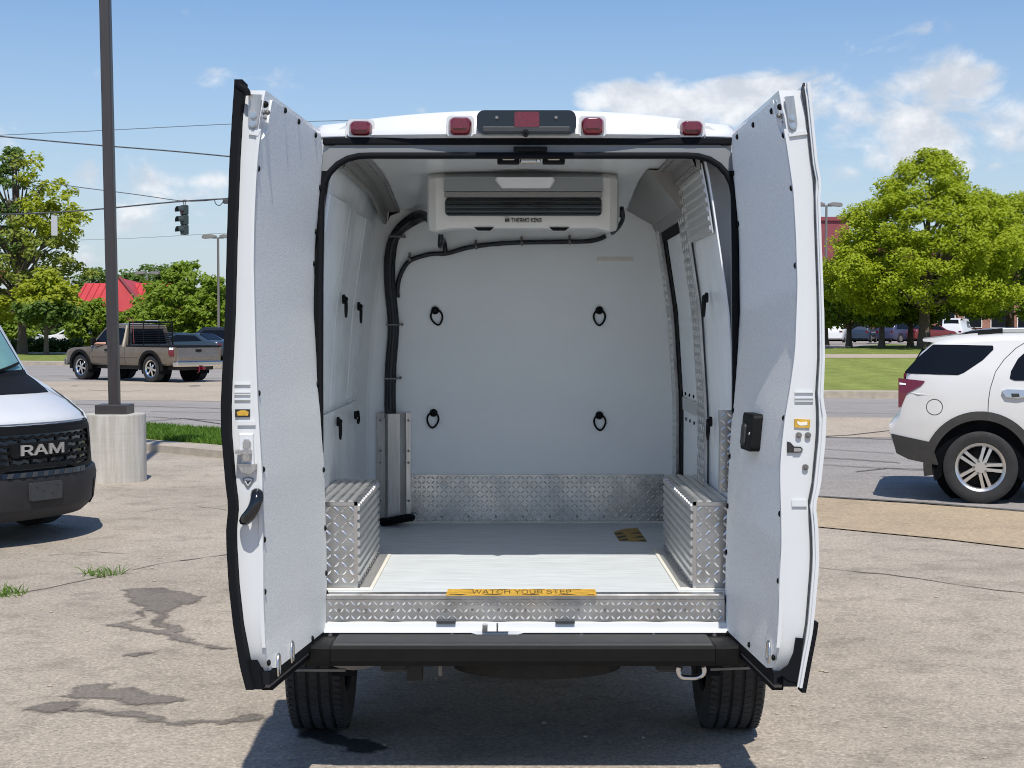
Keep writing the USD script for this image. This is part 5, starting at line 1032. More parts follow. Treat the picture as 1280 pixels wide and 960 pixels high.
part('body', limb_body(J, B_, .03, 3), 'skin', dv, True)
JS = {'hip': ((0, 0, -.05), .16), 'chest': ((-.06, 0, .38), .17), 'nb': ((-.05, 0, .53), .08), 'shl': ((-.05, .19, .48), .08), 'ul': ((0, .33, .385), .068), 'shr': ((-.05, -.19, .48), .08), 'ur': ((.07, -.21, .36), .066)}
part('shirt', limb_body(JS, [('hip', 'chest'), ('chest', 'nb'), ('chest', 'shl'), ('chest', 'shr'), ('shl', 'ul'), ('shr', 'ur')]), 'dark_shirt', dv, True)
part('hair', limb_body({'a': ((-.045, 0, .755), .085), 'b': ((-.02, 0, .785), .075)}, [('a', 'b')]), 'hair', dv, True)

# ---- white van at the left edge, nose towards the picture's right
rv_h = math.radians(-30); RVY = 12.0
rvo = np.array([P(50, 560, RVY)[0], RVY, 0.0])
rv = thing('delivery_van', 'white van with a black grille and bumper parked nose first at the left edge', 'van', rvo, rv_h)
_x0 = [(.20, -.06), (.30, 0), (.52, 0), (.60, -.015), (.75, -.03), (.93, -.055), (1.0, -.09), (1.10, -.28), (1.20, -.52), (1.30, -.80), (1.75, -1.14), (2.2, -1.50), (2.42, -1.95), (2.5, -2.3)]
_w = [(.2, .93), (.5, 1.0), (.95, .985), (1.05, .95), (1.15, .89), (1.3, .84), (2.0, .78), (2.4, .72), (2.5, .66)]
def vx0(z): return np.interp(z, *zip(*_x0))
def vw(z): return np.interp(z, *zip(*_w))
def vfront(y, z, d=0.0):
    t = np.abs(y) / vw(z); c = np.interp(z, [.2, .6, 1.0, 1.3, 2.5], [.46, .48, .44, .22, .16])
    return vx0(z) - c * t ** 2.6 - .10 * np.clip(t - .85, 0, 1) + d
def vring(z, k=1.0, xb=-5.3, dx=0.0):
    ys_ = vw(z) * np.sin(np.linspace(-np.pi / 2, np.pi / 2, 25)); return [(float(vfront(y * .999, z)) + dx, y * k, z) for y in ys_] + [(xb, vw(z) * k, z), (xb, -vw(z) * k, z)]
def fs(u, v, d): return np.c_[vfront(u, v, d), u, v]
def vpart(pts, d0, d1, mat, name, res=.08, par=None, rnd=0.0):
    p = poly(pts)
    if rnd: p = p.buffer(-rnd).buffer(2 * rnd, quad_segs=4).buffer(-rnd)
    return part(name, sheet(p, fs, d0, d1, res), mat, par or rv, 28)
vb_ = solid(loft([vring(z) for z in (.32, .5, .7, .86, .93, .97, 1.0, 1.05, 1.1, 1.15, 1.2, 1.25, 1.3, 1.45, 1.6, 1.75, 2.0, 2.2, 2.3, 2.38, 2.44, 2.48, 2.5)]))
for sd in (-1, 1):
    for x in (-.98, -4.3): vb_ = vb_ - solid(cyl((x, sd * .95, .36), (0, 1, 0), .43, .7, 32))
part('body', unsolid(vb_), 'white_paint', rv, 26)
part('lower_bumper', loft([vring(z, 1.01, -.70, dx) for z, dx in ((.20, .0), (.24, .03), (.30, .045), (.50, .05), (.56, .045), (.58, .015))]), 'bumper_grey', rv, 28)
part('front_fascia', loft([vring(z, 1.004, -.62, dx) for z, dx in ((.56, .016), (.62, .02), (.80, .018), (.90, .016), (.935, .012), (.945, -.01))]), 'black_plastic', rv, 28)
rec = vpart([(-.60, .60), (-.68, .72), (-.66, .885), (.66, .885), (.68, .72), (.60, .60)], .010, .022, 'gloss_black', 'grille_recess', .06, None, .03)
for r, z in enumerate((.638, .690, .742, .794, .846)):        # honeycomb bars
    part('grille_bar', sheet(sg.LineString([(y, z + (.008 if i % 2 else -.008)) for i, y in enumerate(np.linspace(-.62, .62, 25))]).buffer(.010), fs, .018, .036, .05), 'black_plastic', rec, 20)
for i, y in enumerate(np.linspace(-.56, .56, 13)):
    for z in ((.664, .768) if i % 2 else (.716, .820)): part('grille_bar', sheet(sg.LineString([(y, z - .020), (y, z + .020)]).buffer(.009), fs, .018, .034, .05), 'black_plastic', rec, 20)
part('grille_surround', sheet(sg.LineString([(-.45, .585), (-.62, .60), (-.70, .72), (-.67, .895), (.67, .895), (.70, .72), (.62, .60), (.45, .585), (.30, .625), (-.30, .625), (-.45, .585)]).buffer(.018), fs, .016, .045, .05), 'black_plastic', rv, 25)
vpart([(-.29, .70), (-.29, .81), (.29, .81), (.29, .70)], .02, .056, 'black_plastic', 'name_plate', .06, None, .015)
tm = meshkit.text_mesh('RAM', .078, .012, bold=True); tv = tm.vertices.copy(); tv[:, 0] = (tv[:, 0] - tv[:, 0].min()) / (tv[:, 0].max() - tv[:, 0].min()) * .44 - .22
part('lettering', tri(np.c_[vfront(tv[:, 0], .755 + 0 * tv[:, 0]) + .062 + tv[:, 2], tv[:, 0], .716 + tv[:, 1]], tm.faces), 'rim_alloy', rv, False)
vpart([(-.5, .545), (-.52, .585), (.52, .585), (.5, .545)], .03, .052, 'gloss_black', 'lower_intake', .08)
for k in range(9): vpart([(-.46 + k * .112, .548), (-.44 + k * .112, .582), (-.40 + k * .112, .582), (-.42 + k * .112, .548)], .05, .060, 'grey_plastic', 'intake_bar', .08)
lp_ = vpart([(-.16, .36), (-.16, .50), (.16, .50), (.16, .36)], .05, .075, 'grey_plastic', 'plate_holder', .08, None, .01)
for y, z in ((-.11, .475), (.11, .475), (-.04, .44), (.05, .42)): part('plate_screw', ball((float(vfront(y, z)) + .077, y, z), .007, 1), 'black_print', lp_)
for sd in (-1, 1):
    vpart([(sd * .72, .25), (sd * .70, .46), (sd * .90, .47), (sd * .93, .25)], .03, .06, 'black_plastic', 'fog_surround', .06, None, .02)
    hp_ = vpart([(sd * .70, .93), (sd * .76, 1.12), (sd * .90, 1.20), (sd * .95, 1.0), (sd * .90, .80), (sd * .78, .80)], -.02, .012, 'grey_plastic', 'headlight', .06, None, .02)
    vpart([(sd * .76, .95), (sd * .79, 1.08), (sd * .88, 1.13), (sd * .90, .98), (sd * .84, .88)], .008, .018, 'lens_clear', 'headlight_lens', .06, hp_, .01)
vpart([(-.86, .957), (.86, .957), (.86, .972), (-.86, .972)], -.02, .012, 'jamb_paint', 'bonnet_lip', .08)
part('bonnet_seam', sheet(sg.LineString([(-.74, .965), (-.72, 1.12), (-.66, 1.26)]).buffer(.006).union(sg.LineString([(.74, .965), (.72, 1.12), (.66, 1.26)]).buffer(.006)), fs, -.01, .003, .04), 'black_print', rv, False)
vpart([(-.76, 1.27), (-.62, 1.17), (.62, 1.17), (.76, 1.27), (.765, 1.345), (-.765, 1.345)], -.01, .012, 'black_plastic', 'scuttle_panel', .06)
vpart([(-.735, 1.345), (-.64, 2.18), (.64, 2.18), (.735, 1.345)], -.01, .008, 'teal_glass', 'windscreen', .08, None, .03)
for sd in (-1, 1): vpart([(sd * .73, 1.34), (sd * .635, 2.19), (sd * .648, 2.19), (sd * .750, 1.34)], -.01, .010, 'black_rubber', 'screen_seal', .08)
for a, b in (((-.55, 1.30), (.10, 1.37)), ((.05, 1.30), (.66, 1.40))):
    q = [(a[0] + (b[0] - a[0]) * t, a[1] + (b[1] - a[1]) * t) for t in np.linspace(0, 1, 8)]; part('wiper', tube([(float(vfront(y, z)) + .03, y, z) for y, z in q], .012, 6), 'black_plastic', rv)
for sd in (-1, 1):
    part('side_window', loft([[(x, sd * (vw(z) + o), z) for x, z in ((-1.35, 1.36), (-1.95, 2.02), (-2.3, 2.02), (-2.3, 1.30))] for o in (-.03, .006)]), 'dark_glass', rv)
    part('door_mirror', cat_(box(-2.02, -1.88, sd * 1.06 - .11, sd * 1.06 + .11, 1.36, 1.70, .04), box(-2.0, -1.9, sd * .93 - .08, sd * .97 + .08, 1.38, 1.44, .01)), 'black_plastic', rv)
    for x in (-.98, -4.3): wheel(rv, (x, sd * .84, .352), (0, sd, 0), .352, .22, .21, 5, world=False, tread=False)
part('underbody', box(-5.2, -.4, -.8, .8, .26, .42, .03), 'underbody', rv)

# ---- parked cars far across the road
def far_car(name, label, px, py, Y, rz, mat, kind='sedan', group=None):
    base = P(px, py, Y); t = thing(name, label, 'car', (base[0], base[1], base[2]), rz, group)
    if kind == 'suv': zt, L, Wd = [(0, .9), (.15, 1.25), (.55, 1.66), (2.6, 1.68), (3.4, 1.12), (4.3, 1.0), (4.6, .7)], 4.6, .92
    elif kind == 'sedan': zt, L, Wd = [(0, .75), (.1, 1.02), (.7, 1.06), (1.35, 1.40), (2.6, 1.42), (3.4, 1.0), (4.3, .88), (4.6, .6)], 4.6, .9
    else: zt, L, Wd = [(0, 1.0), (.1, 1.9), (.4, 2.0), (3.6, 2.0), (4.2, 1.2), (4.9, 1.0), (5.1, .6)], 5.1, .98
    c = Car(L, zt, [(0, .35), (.3, .24), (L - .3, .24), (L, .35)], [(.3, .95), (.7, 1.0), (.95, .98), (1.45, .82), (2.0, .80)], Wd, end=.5, endk=.15, round_=.10)
    b = c.body(np.unique(np.r_[0, .05, .15, .3, np.linspace(.5, L - .4, 18), L - .2, L - .08, L]), 8, [(.9, .33), (L - .95, .33)], .38); b.apply_translation((-L / 2, 0, 0))
    part('body', b, mat, t, 28)
    o = Off(c, -L / 2)
    wz_ = {'suv': [(.35, 1.05), (.62, 1.5), (2.5, 1.52), (3.15, 1.08)], 'sedan': [(.95, 1.04), (1.42, 1.30), (2.5, 1.32), (3.15, .98)], 'van': [(2.6, 1.2), (2.6, 1.75), (3.5, 1.75), (3.95, 1.2)]}[kind]
    for sd in (-1, 1):
        p = poly([(a - L / 2, z) for a, z in wz_]); part('side_window', sheet(p, o.side(sd), -.02, .012, .25), 'dark_glass', t, 30)
        part('tail_light', box(-L / 2 - .01, -L / 2 + .16, sd * Wd * .74 - .12, sd * Wd * .74 + .12, .78, .92, .01), 'red_lens', t)
        for x in (.9, L - .95):
            w = part('wheel', cyl((x - L / 2, sd * (Wd - .11), .33), (0, 1, 0), .33, .2, 24), 'tyre', t); part('rim', cyl((x - L / 2, sd * (Wd - .02), .33), (0, 1, 0), .21, .05, 16), 'rim_alloy', w)
    zz = [(zt[i][0], zt[i][1]) for i in range(len(zt))]
    k = 3 if kind != 'suv' else 2
    ra, rb = {'suv': ((.18, 1.27), (.5, 1.6)), 'sedan': ((.75, 1.08), (1.28, 1.38)), 'van': ((.05, 1.3), (.1, 1.85))}[kind]; fa, fb = {'suv': ((2.68, 1.64), (3.35, 1.16)), 'sedan': ((2.68, 1.39), (3.34, 1.03)), 'van': ((3.66, 1.93), (4.16, 1.26))}[kind]
    for nm, (a, b_) in (('rear_window', (ra, rb)), ('windscreen', (fa, fb))):
        part(nm, loft([[(a[0] - L / 2 + dx, -Wd * .66, a[1] + dz), (a[0] - L / 2 + dx, Wd * .66, a[1] + dz), (b_[0] - L / 2 + dx, Wd * .6, b_[1] + dz), (b_[0] - L / 2 + dx, -Wd * .6, b_[1] + dz)] for dx, dz in ((0, -.03), (0, .02))]), 'dark_glass', t)
    return t
RC = 'cars parked beyond the lawn trees'
far_car('parked_car', 'white sport utility car parked beyond the lawn next to the right rear door edge', 1044, 428, 120, 1.25, 'car_white', 'suv')
far_car('parked_car', 'dark navy sport utility car parked just right of the white one beyond the lawn', 1078, 428, 122, 1.2, 'car_navy', 'suv')
far_car('parked_car', 'blue sedan parked between two lawn tree trunks', 1100, 428, 126, 1.35, 'car_blue', 'sedan')
far_car('parked_car', 'dark purple blue car parked beyond the middle lawn tree', 1126, 428, 122, .75, 'car_purple', 'suv')
far_car('parked_car', 'dark red car parked beyond the lawn behind the sport utility car\'s spoiler', 1162, 428, 122, 0.5, 'car_red', 'sedan')
far_car('parked_van', 'white van parked furthest right beyond the lawn above the car\'s roof', 1196, 427, 132, 1.1, 'car_white', 'van')
far_car('parked_car', 'white sedan parked behind the hedge ahead of the pickup', 94, 434, 116, 2.8, 'car_white', 'sedan')
far_car('parked_car', 'silver white car roof showing behind the left part of the hedge', 40, 436, 122, 0.2, 'sign_grey', 'sedan')
far_car('parked_car', 'blue car parked behind the pickup\'s bed', 236, 452, 76, 2.75, 'car_blue', 'sedan')
far_car('parked_car', 'black sport utility car parked behind the blue car and the left door', 268, 448, 82, 2.9, 'car_black', 'suv')
far_car('parked_car', 'dark purple car half hidden by the light pole behind the pickup\'s cab', 113, 434, 118, 1.2, 'car_purple', 'suv')
far_car('parked_car', 'dark car with its roof showing left of the pickup\'s bed', 208, 446, 88, 2.9, 'car_navy', 'sedan')

# ================================================================ POLES, WIRES, SIGNAL
LP = G(146, 601, 0.0); LPX = P(143.5, 517, LP[1])[0]
lpole = thing('light_pole', 'dark square light pole on a round cast concrete footing', 'light pole', (LPX, LP[1], 0))
br = (184 - 107) / 2 / F * LP[1]; bh_ = P(0, 517, LP[1])[2]
foot = trimesh.creation.revolve(np.array([(0, 0), (br * 1.0, 0), (br * .995, bh_ * .5), (br * .985, bh_ - .02), (br * .965, bh_), (0, bh_)]), sections=56)
part('footing', foot, 'cast_concrete', lpole, 30)
tx = P(131.5, 0, LP[1]); lean = (tx[0] - LPX) / (tx[2] - bh_)
hw = .057
part('shaft', loft([[(lean * (z - bh_) + a * hw, b * hw, z) for a, b in ((-1, -.8), (-.8, -1), (.8, -1), (1, -.8), (1, .8), (.8, 1), (-.8, 1), (-1, .8))] for z in (bh_ + .0, 3, 6, 7.6)]), 'pole_paint', lpole, 20)
part('base_cover', box(-.175, .175, -.175, .175, bh_, bh_ + .105, .006), 'pole_paint', lpole)
for a in (-1, 1): part('lamp_head', box(a * .35 - .30 - .12, a * .35 + .30 - .12, -.2, .2, 7.5, 7.62, .02), 'pole_paint', lpole)
WY = 42.0
def wire(pts, r, label, Y=WY):
    q = spline([P(a, b, Y) for a, b in pts], 40); single('overhead_wire', tube(q, r, 6), 'wire', label, 'wire', smooth=50)
wire([(-150, 163), (0, 170.5), (70, 177), (140, 183), (210, 188.5), (290, 196), (480, 214), (700, 232)], .019, 'thick dark wire crossing the sky above the left tree and the pole')
wire([(-150, 178), (0, 169), (130, 163), (290, 155), (500, 150), (700, 152)], .009, 'thinnest uppermost wire rising to the right behind the light pole', WY + 3)
wire([(60, 228), (95, 233.5), (150, 240.5), (200, 247.5), (232, 251.5), (290, 247), (500, 232), (700, 226)], .011, 'thin wire sagging to a low point above the traffic signal')
wire([(-150, 272), (0, 268), (75, 265), (105, 263), (150, 259), (200, 254), (230, 251.5), (290, 248), (500, 240), (700, 236)], .021, 'span cable that carries the hanging traffic signal')
wire([(100, 300), (200, 296), (290, 291), (500, 286), (700, 284)], .007, 'faint low wire below the traffic signal', WY + 20)
sgz = P(231, 275, WY); tsg = thing('traffic_signal', 'dark three-lamp traffic signal hanging from the span cable beside the van door', 'traffic light', (sgz[0], WY, sgz[2]), math.radians(40))
for k, m in ((0, 'signal_red'), (1, 'signal_housing'), (2, 'signal_housing')):
    z = .27 - k * .27
    sct = part('signal_section', box(-.09, .07, -.11, .11, z - .132, z + .132, .02), 'signal_housing', tsg)
    part('lens', cyl((-.09, 0, z), (1, 0, 0), .10, .02, 20), m, sct)
    an = np.linspace(-.3, math.pi + .3, 16); part('visor', loft([[(-.085, .109 * math.cos(a), z + .109 * math.sin(a)), (-.085, .116 * math.cos(a), z + .116 * math.sin(a)), (-.24, .116 * math.cos(a), z + .116 * math.sin(a) - .02), (-.24, .109 * math.cos(a), z + .109 * math.sin(a) - .02)] for a in an]), 'signal_housing', sct, 40)
part('hanger', cat_(tube([(0, -.05, .40), (0, -.06, .53)], .012, 6), tube([(0, .05, .40), (0, .06, .53)], .012, 6), box(-.03, .03, -.08, .08, .50, .55, .01)), 'dull_steel', tsg)
jb = P(283, 250.5, WY); t = thing('cable_box', 'small cable box with a loop of wire on the span cable', 'box', (jb[0], WY, jb[2]))
part('case', box(-.09, .09, -.07, .07, -.09, .03, .02), 'wire', t); part('wire_loop', tube(spline([(-.3, 0, .04), (-.28, 0, -.1), (-.2, 0, -.14), (-.12, 0, -.08), (-.06, 0, .02)], 14), .012, 6), 'wire', t)
sb = P(54, 279, WY - 1); t = thing('hanging_sign', 'pale rectangular sign hung from the span cable in front of the left tree', 'sign', (sb[0], WY, sb[2]))
part('plate', box(-.085, .085, -.012, .012, -.27, .27, .004), 'sign_grey', t); part('bracket', tube([(0, 0, .26), (0, 0, .36)], .012, 6), 'dull_steel', t)
def lot_lamp(px, py, Y, zb, label, w=.42):
    p = P(px, py, Y); t = thing('parking_lot_lamp', label, 'street lamp', (p[0], Y, zb)); h = p[2] - zb
    part('pole', tube([(0, 0, 0), (0, 0, h)], [.10, .07], 8), 'lamp_grey', t, 50)
    part('cross_arm', box(-w, w, -.04, .04, h - .06, h + .02, .01), 'lamp_grey', t)
    for s in (-1, 1): part('lamp_head', loft([[(s * (w * .3 + a), -.28 * k, h + z0_), (s * (w * .3 + a), .28 * k, h + z0_), (s * (w * .3 + a), .24 * k, h + z1_), (s * (w * .3 + a), -.24 * k, h + z1_)] for a, k, z0_, z1_ in ((0, .6, 0, .12), (.25, 1, -.02, .20), (.75, 1, -.06, .16), (.85, .8, -.05, .10))]), 'lamp_grey', t)
lot_lamp(272.5, 297, 95, .1, 'twin-headed lot lamp just left of the van\'s left door', .35); lot_lamp(1033, 257, 95, .9, 'twin-headed lot lamp just right of the van\'s right door', .35)
lot_lamp(184, 342, 128, .1, 'small twin-headed lamp in front of the red roof', .5)

# ================================================================ FAR BUILDINGS
def hip_roof(x0, x1, y0, y1, ze, zr, inset, ridge_y=None):
    ym = (y0 + y1) / 2; return tri([(x0, y0, ze), (x1, y0, ze), (x1, y1, ze), (x0, y1, ze), (x0 + inset, ym, zr), (x1 - inset, ym, zr), (x0, y0, ze - .3), (x1, y0, ze - .3), (x1, y1, ze - .3), (x0, y1, ze - .3)],
        [(0, 1, 5), (0, 5, 4), (1, 2, 5), (2, 3, 4), (2, 4, 5), (3, 0, 4), (6, 7, 1), (6, 1, 0), (7, 8, 2), (7, 2, 1), (8, 9, 3), (8, 3, 2), (9, 6, 0), (9, 0, 3)])
BY = 140.0
bxp = lambda px: (px - 640) / F * BY
t = thing('red_roofed_restaurant', 'low brick restaurant with a bright red metal roof and a front gable', 'building', (bxp(165), BY, .1))
X0, X1 = bxp(88) - bxp(165), bxp(228) - bxp(165)
zE, zR = P(0, 386, BY)[2] - .1, P(0, 353, BY)[2] - .1 + .05
part('wall', box(X0 + .3, X1 - .3, 0, 8, 0, zE - .2), 'far_brick', t)
part('roof', hip_roof(X0, X1, -.6, 8.6, zE, zR, .3), 'red_roof', t, False)
for x_ in np.arange(X0 + .5, X1 - .3, .62): part('roof_seam', tube([(x_, -.62, zE + .03), (x_, 3.9, zR + .02)], .045, 4), 'red_roof', t)
gx_ = bxp(162) - bxp(165)
g = part('gable_roof', tri([(gx_ - 1.8, -1.6, zE - .25), (gx_ + 1.9, -1.6, zE - .25), (gx_ + 1.9, 6, zE - .25), (gx_ - 1.8, 6, zE - .25), (gx_ - .6, -1.2, zR + .35), (gx_ - .6, 6, zR + .15)], [(0, 1, 4), (1, 2, 5), (1, 5, 4), (3, 0, 4), (3, 4, 5), (2, 3, 5)]), 'red_roof', t, False)
part('gable_edge', tube([(gx_ + 1.95, -1.62, zE - .2), (gx_ - .55, -1.25, zR + .42)], .14, 6), 'maroon_wall', g)
part('porch', box(gx_ - 1.5, gx_ + 1.6, -1.2, 0, 0, zE - .3), 'maroon_wall', t)
for k in range(4): w = part('window', box(X0 + 1 + k * 2.4, X0 + 2.6 + k * 2.4, -.05, .02, .9, 2.1), 'cream_trim', t); part('pane', box(X0 + 1.1 + k * 2.4, X0 + 2.5 + k * 2.4, -.08, -.04, 1.0, 2.0), 'dark_glass', w)
for k in range(5): part('rooftop_vent', box(gx_ + 3.3 + k * .28, gx_ + 3.5 + k * .28, 3, 3.3, zR - .4, zR + .75), 'cream_trim', t)
t = thing('brick_house', 'red brick building with a red roof at the left edge behind the tree', 'building', (bxp(-40), BY - 10, .1))
bw = bxp(13) - bxp(-40); part('wall', box(-9, bw * .93, 0, 12, 0, P(0, 360, BY - 10)[2]), 'far_brick', t); part('roof', hip_roof(-10, bw + .2, -.8, 13, P(0, 341, BY - 10)[2], P(0, 318, BY - 10)[2], 3.0), 'red_roof', t, False); part('eave', box(-9.8, bw * .98, -.7, 12, P(0, 341, BY - 10)[2] - .6, P(0, 341, BY - 10)[2] - .31), 'cream_trim', t)
BR = 150.0; bxr = lambda px: (px - 640) / F * BR
t = thing('maroon_store', 'flat topped maroon and brick store behind the right-hand tree', 'building', (bxr(1140), BR, .9))
hs_ = P(0, 276, BR)[2] - .9; part('wall', box(bxr(985) - bxr(1140), bxr(1300) - bxr(1140), 0, 20, 0, hs_ - 5), 'far_brick', t); part('parapet', box(bxr(985) - bxr(1140) - .2, bxr(1060) - bxr(1140), -.3, 19, hs_ - 5, hs_), 'maroon_wall', t); part('coping', box(bxr(985) - bxr(1140) - .4, bxr(1060) - bxr(1140) + .2, -.5, 19.2, hs_, hs_ + .35), 'maroon_wall', t)
part('parapet', box(bxr(1060) - bxr(1140) + .01, bxr(1300) - bxr(1140), -.3, 19, hs_ - 5, hs_ - 2.5), 'maroon_wall', t)
for k in range(8): w = part('window', box(-8 + k * 2.6, -6.2 + k * 2.6, -.06, .02, .8, 2.6), 'cream_trim', t); part('pane', box(-7.9 + k * 2.6, -6.3 + k * 2.6, -.1, -.05, .9, 2.5), 'dark_glass', w)

# ================================================================ TREES
def leaves(centres, n, size, spread, r, flat=.6):
    """n leaf pairs round each centre; every leaf a bent quad."""
    k = len(centres) * n; c = np.repeat(centres, n, 0); sp = np.repeat(np.broadcast_to(spread, (len(centres),)), n)
    d = r.normal(0, 1, (k, 3)); d /= np.linalg.norm(d, axis=1, keepdims=True); d *= (r.random(k) ** .45 * sp)[:, None]; d[:, 2] *= flat
    q = c + d; nrm = r.normal(0, .5, (k, 3)) + d / np.maximum(sp, 1e-6)[:, None] * .5 + [0, -.3, .9]; nrm /= np.linalg.norm(nrm, axis=1, keepdims=True)
    a = np.cross(nrm, r.normal(0, 1, (k, 3))); a /= np.linalg.norm(a, axis=1, keepdims=True); b = np.cross(nrm, a)
    s = size * r.uniform(.6, 1.35, k)[:, None]
    V = np.stack([q - a * s, q - b * s * .55 + nrm * s * .15, q + a * s, q + b * s * .55 + nrm * s * .15], 1).reshape(-1, 3); i = np.arange(k)[:, None] * 4
    return tri(V, np.vstack([i + [0, 1, 2], i + [0, 2, 3]]))
def tree(name, label, base, h, crown, lean, n_cl, n_leaf, size, spread, mat, seed, trunk_r=.16, group=None, gaps=.0, extra=None, limbs=14, inner=.35, cat='tree', fork=.25):
    """crown: list of (height fraction, radius) of the outline; base: world point."""
    r = np.random.default_rng(seed); t = thing(name, label, cat, base, 0, group)
    hz_, rr = zip(*crown); cs_ = []
    tries = 0
    while len(cs_) < n_cl and tries < n_cl * 40:
        tries += 1
        f = r.uniform(hz_[0], hz_[-1]); R = np.interp(f, hz_, rr); 
        if r.random() > (R / max(rr)) ** 1.2: continue
        a = r.uniform(0, 2 * np.pi); bumpy = .74 + .52 * meshkit.noise(np.array([math.cos(a) * 2.1, math.sin(a) * 2.1, f * 5.5 + seed]))
        k = inner + (1 - inner) * r.random() ** .5; x = R * k * bumpy
        p = np.array([x * math.cos(a) + lean[0] * f, x * math.sin(a) + lean[1] * f, f * h])
        if gaps and meshkit.noise(p[None] * .9 + seed * 7.3)[0] < gaps: continue
        cs_.append(p)
    cs_ = np.array(cs_)
    tk = [(0, 0, 0), (lean[0] * .1, lean[1] * .1, h * fork), (lean[0] * .4, lean[1] * .4, h * .5), (lean[0] * .8, lean[1] * .8, h * .86)]
    q = spline(tk, 12); mm = [tube(q, np.interp(np.linspace(0, 1, 12), [0, .08, .3, 1], [trunk_r * 1.35, trunk_r, trunk_r * .8, trunk_r * .12]), 9)]
    part('trunk', mm[0], 'bark', t, 60)
    tips = cs_[r.choice(len(cs_), min(limbs, len(cs_)), replace=False)]; lm = []
    for p in tips:
        z0 = min(max(p[2] * r.uniform(.45, .75), h * fork * .8), h * .8); s0 = np.array([np.interp(z0, q[:, 2], q[:, 0]), np.interp(z0, q[:, 2], q[:, 1]), z0]); mid = (s0 + p) / 2 + r.normal(0, .06, 3) * h * .2 + [0, 0, .02 * h]
        lm.append(tube(spline([s0, mid, p], 7), np.linspace(trunk_r * .38, trunk_r * .06, 7), 5))
    part('limbs', cat_(*lm), 'bark', t, 60)
    mats = mat if isinstance(mat, list) else [(mat, None)]
    left = np.ones(len(cs_), bool)
    for mname, test in mats:
        sel = left & (np.array([test(p / np.array([max(rr), max(rr), h])) for p in cs_]) if test else True); left &= ~sel
        if sel.any(): part('crown', leaves(cs_[sel], n_leaf, size, spread * r.uniform(.7, 1.2, sel.sum()), r), mname, t, False)
    return t
def tbase(px, py, Y): b = P(px, py, Y); return np.array([b[0], Y, float(terrain(b[0], Y))])
b0 = tbase(1155, 434, 62)
def th(py, Y, base): return P(0, py, Y)[2] - base[2]
tree('broad_tree', 'broad lime green tree, the largest, rising behind the white sport utility car', b0, th(190, 62, b0), [(.19, 2.7), (.27, 3.9), (.40, 4.1), (.55, 3.7), (.70, 2.9), (.85, 1.75), (.95, .8), (1.0, .2)], (.2, 0), 680, 140, .072, .52, [('leaf_lime', lambda p: p[2] > .36 or p[1] < .35), ('leaf_mid', None)], 11, .24, limbs=34, inner=.5)
b1 = tbase(1262, 434, 66)
tree('broad_tree', 'lime green tree at the right edge partly behind the biggest tree', b1, th(240, 66, b1), [(.2, 2.2), (.35, 3.3), (.55, 3.2), (.75, 2.2), (.92, 1.1), (1, .2)], (0, 0), 350, 130, .074, .52, [('leaf_lime', lambda p: p[2] > .5), ('leaf_mid', None)], 12, .2, limbs=20)
for i, (px, Y, py, sd_, lab) in enumerate(((1061, 66, 330, 21, 'small green lawn tree nearest the van\'s right door'), (1102, 64, 318, 22, 'lawn tree with a thin trunk, second from the van\'s right door'), (1138, 67, 325, 23, 'lawn tree with a thin trunk just left of the biggest tree\'s trunk'))):
    bb = tbase(px, 436, Y); tree('lawn_tree', lab, bb, th(py, Y, bb), [(.28, 1.0), (.42, 1.75), (.65, 1.7), (.85, 1.1), (1, .25)], (0, 0), 130, 56, .12, .5, [('leaf_lime', lambda p: p[2] > .55), ('leaf_mid', None)], sd_, .13, limbs=10)
bb = tbase(1030, 436, 70); tree('lawn_tree', 'dark leafy tree half hidden behind the edge of the van\'s right door', bb, th(330, 70, bb), [(.40, .9), (.55, 1.5), (.75, 1.3), (1, .3)], (0, 0), 110, 56, .13, .5, 'leaf_green', 24, .2, limbs=10)
# left: thinning tree with yellow foliage, and the leafy trees round the restaurant
bl_ = tbase(28, 440, 92)
tree('thinning_tree', 'tall thinning tree with yellow and brown foliage above the white van', bl_, th(186, 92, bl_), [(.16, 1.8), (.25, 3.6), (.40, 4.2), (.55, 3.9), (.72, 3.9), (.86, 3.0), (.96, 1.7), (1.0, .5)], (-.6, 0), 360, 50, .15, .62, [('leaf_yellow', lambda p: (p[0] > .18 and p[2] > .58) or (p[2] < .33)), ('leaf_green', lambda p: p[0] < .05 and p[2] > .5), ('leaf_brown', None)], 31, .27, gaps=.36, limbs=70, inner=.25)
for px, Y, py, sd_, m, sc, lab in ((58, 88, 336, 32, [('leaf_yellow', lambda p: p[2] > .6), ('leaf_green', None)], 1.5, 'smaller yellow topped tree between the thinning tree and the red roof'), (120, 104, 372, 33, 'leaf_mid', 1.6, 'bright green shrubby tree in front of the red roof left of the light pole'), (235, 100, 326, 34, [('leaf_mid', lambda p: p[2] > .45 or p[0] < .1), ('leaf_green', None)], 2.7, 'tall green tree with uneven top beside the van\'s left door'), (195, 106, 371, 35, 'leaf_mid', 2.2, 'green tree in front of the red roof above the pickup\'s bed'), (270, 98, 350, 36, 'leaf_mid', 2.0, 'green tree directly behind the edge of the van\'s left door')):
    bb = tbase(px, 437, Y); H_ = th(py, Y, bb); tree('leafy_tree', lab, bb, H_, [(.40 if px == 58 else .10, .7 * sc), (.5 if px == 58 else .3, 1.15 * sc), (.65, 1.0 * sc), (.83, .6 * sc), (1, .12 * sc)], (0, 0), int(75 * sc), 50, .16, .6, m, sd_, .15, limbs=10)
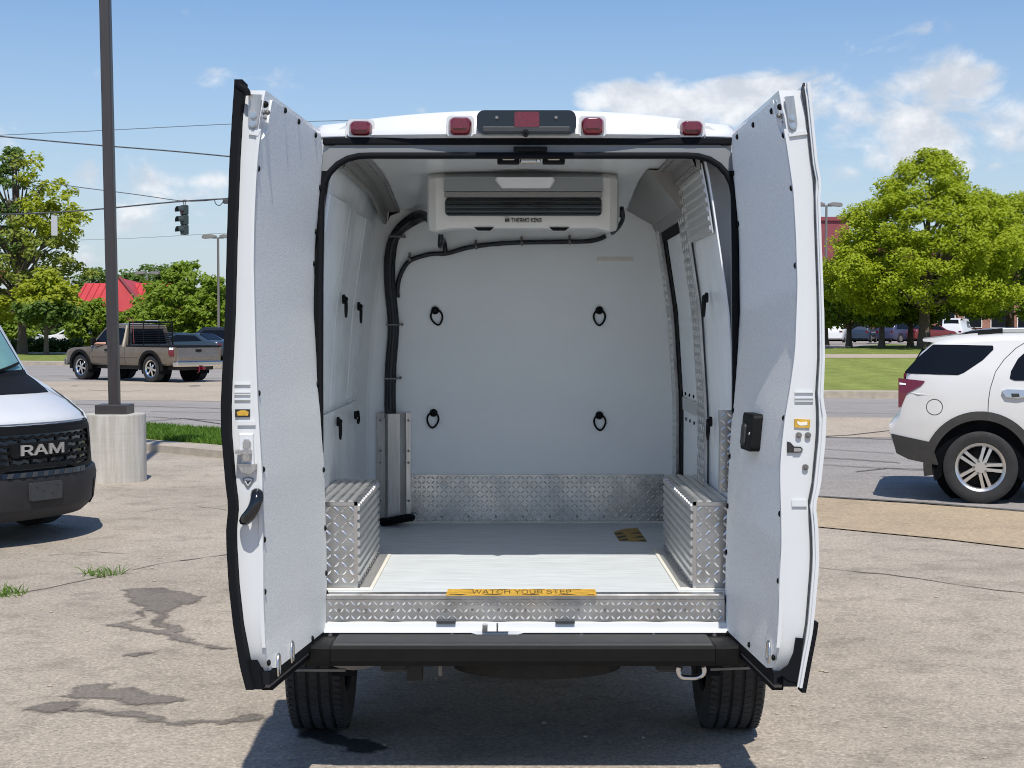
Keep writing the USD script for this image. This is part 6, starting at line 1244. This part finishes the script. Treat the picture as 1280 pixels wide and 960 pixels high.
for px, Y, py, sd_, sc, lab in ((125, 178, 336, 41, 3.2, 'dark round tree behind the red roof, left of the light pole'), (160, 190, 338, 44, 2.6, 'dark tree behind the red roof next to the light pole'), (192, 175, 330, 42, 4.0, 'dark tree behind the red roof, the widest of those behind it'), (215, 168, 334, 43, 3.0, 'dark tree behind the red roof, nearest the van')):
    bb = tbase(px, 430, Y); tree('dark_tree', lab, bb, th(py, Y, bb), [(.15, .8 * sc), (.4, 1.1 * sc), (.7, .95 * sc), (.9, .6 * sc), (1, .15 * sc)], (0, 0), int(50 * sc), 40, .26, 1.0, 'leaf_green', sd_, .25, limbs=8)
for px, Y, py, sd_, sc, m, lab in ((8, 112, 392, 51, 1.8, 'leaf_mid', 'low green tree by the brick building at the left edge'), (80, 124, 385, 52, 2.0, 'leaf_green', 'dark bush behind the hedge left of the pickup'), (45, 126, 390, 53, 1.8, 'leaf_mid', 'green bush behind the middle of the hedge')):
    bb = tbase(px, 437, Y); tree('bush', lab, bb, th(py, Y, bb), [(.02, .8 * sc), (.3, 1.2 * sc), (.7, 1.0 * sc), (1, .2 * sc)], (0, 0), int(55 * sc), 44, .17, .6, m, sd_, .08, limbs=6, cat='bush')
r = np.random.default_rng(61)
h0, h1 = P(-30, 440, 99), P(97, 441, 97)
n_ = 240; tt = r.random(n_); hc_ = np.c_[h0[0] + (h1[0] - h0[0]) * tt, 98 + r.uniform(-.5, .5, n_), r.uniform(.15, .92, n_)]
hd_ = thing('hedge', 'trimmed green hedge beside the road ahead of the pickup', 'hedge', (0, 0, 0)); part('foliage', leaves(hc_, 40, .09, .28, r, .8), 'leaf_hedge', hd_, False); part('stems', cat_(*[tube([(x, 98, .0), (x, 98, .6)], .03, 5) for x in np.linspace(h0[0], h1[0], 12)]), 'bark', hd_)
# a distant belt of trees closes the horizon
r = np.random.default_rng(71); bc = []
for k in range(420):
    x = r.uniform(-190, 190); y = 300 + r.uniform(-12, 12); z = r.uniform(.5, 6.5 + 3.0 * meshkit.noise(np.array([[x * .05, 0, 3.0]]))[0]); bc.append((x, y, z))
single('distant_trees', leaves(np.array(bc), 60, .55, 2.4, r, .8), 'leaf_green', 'far belt of dark trees along the horizon', 'trees', kind='stuff', smooth=False)
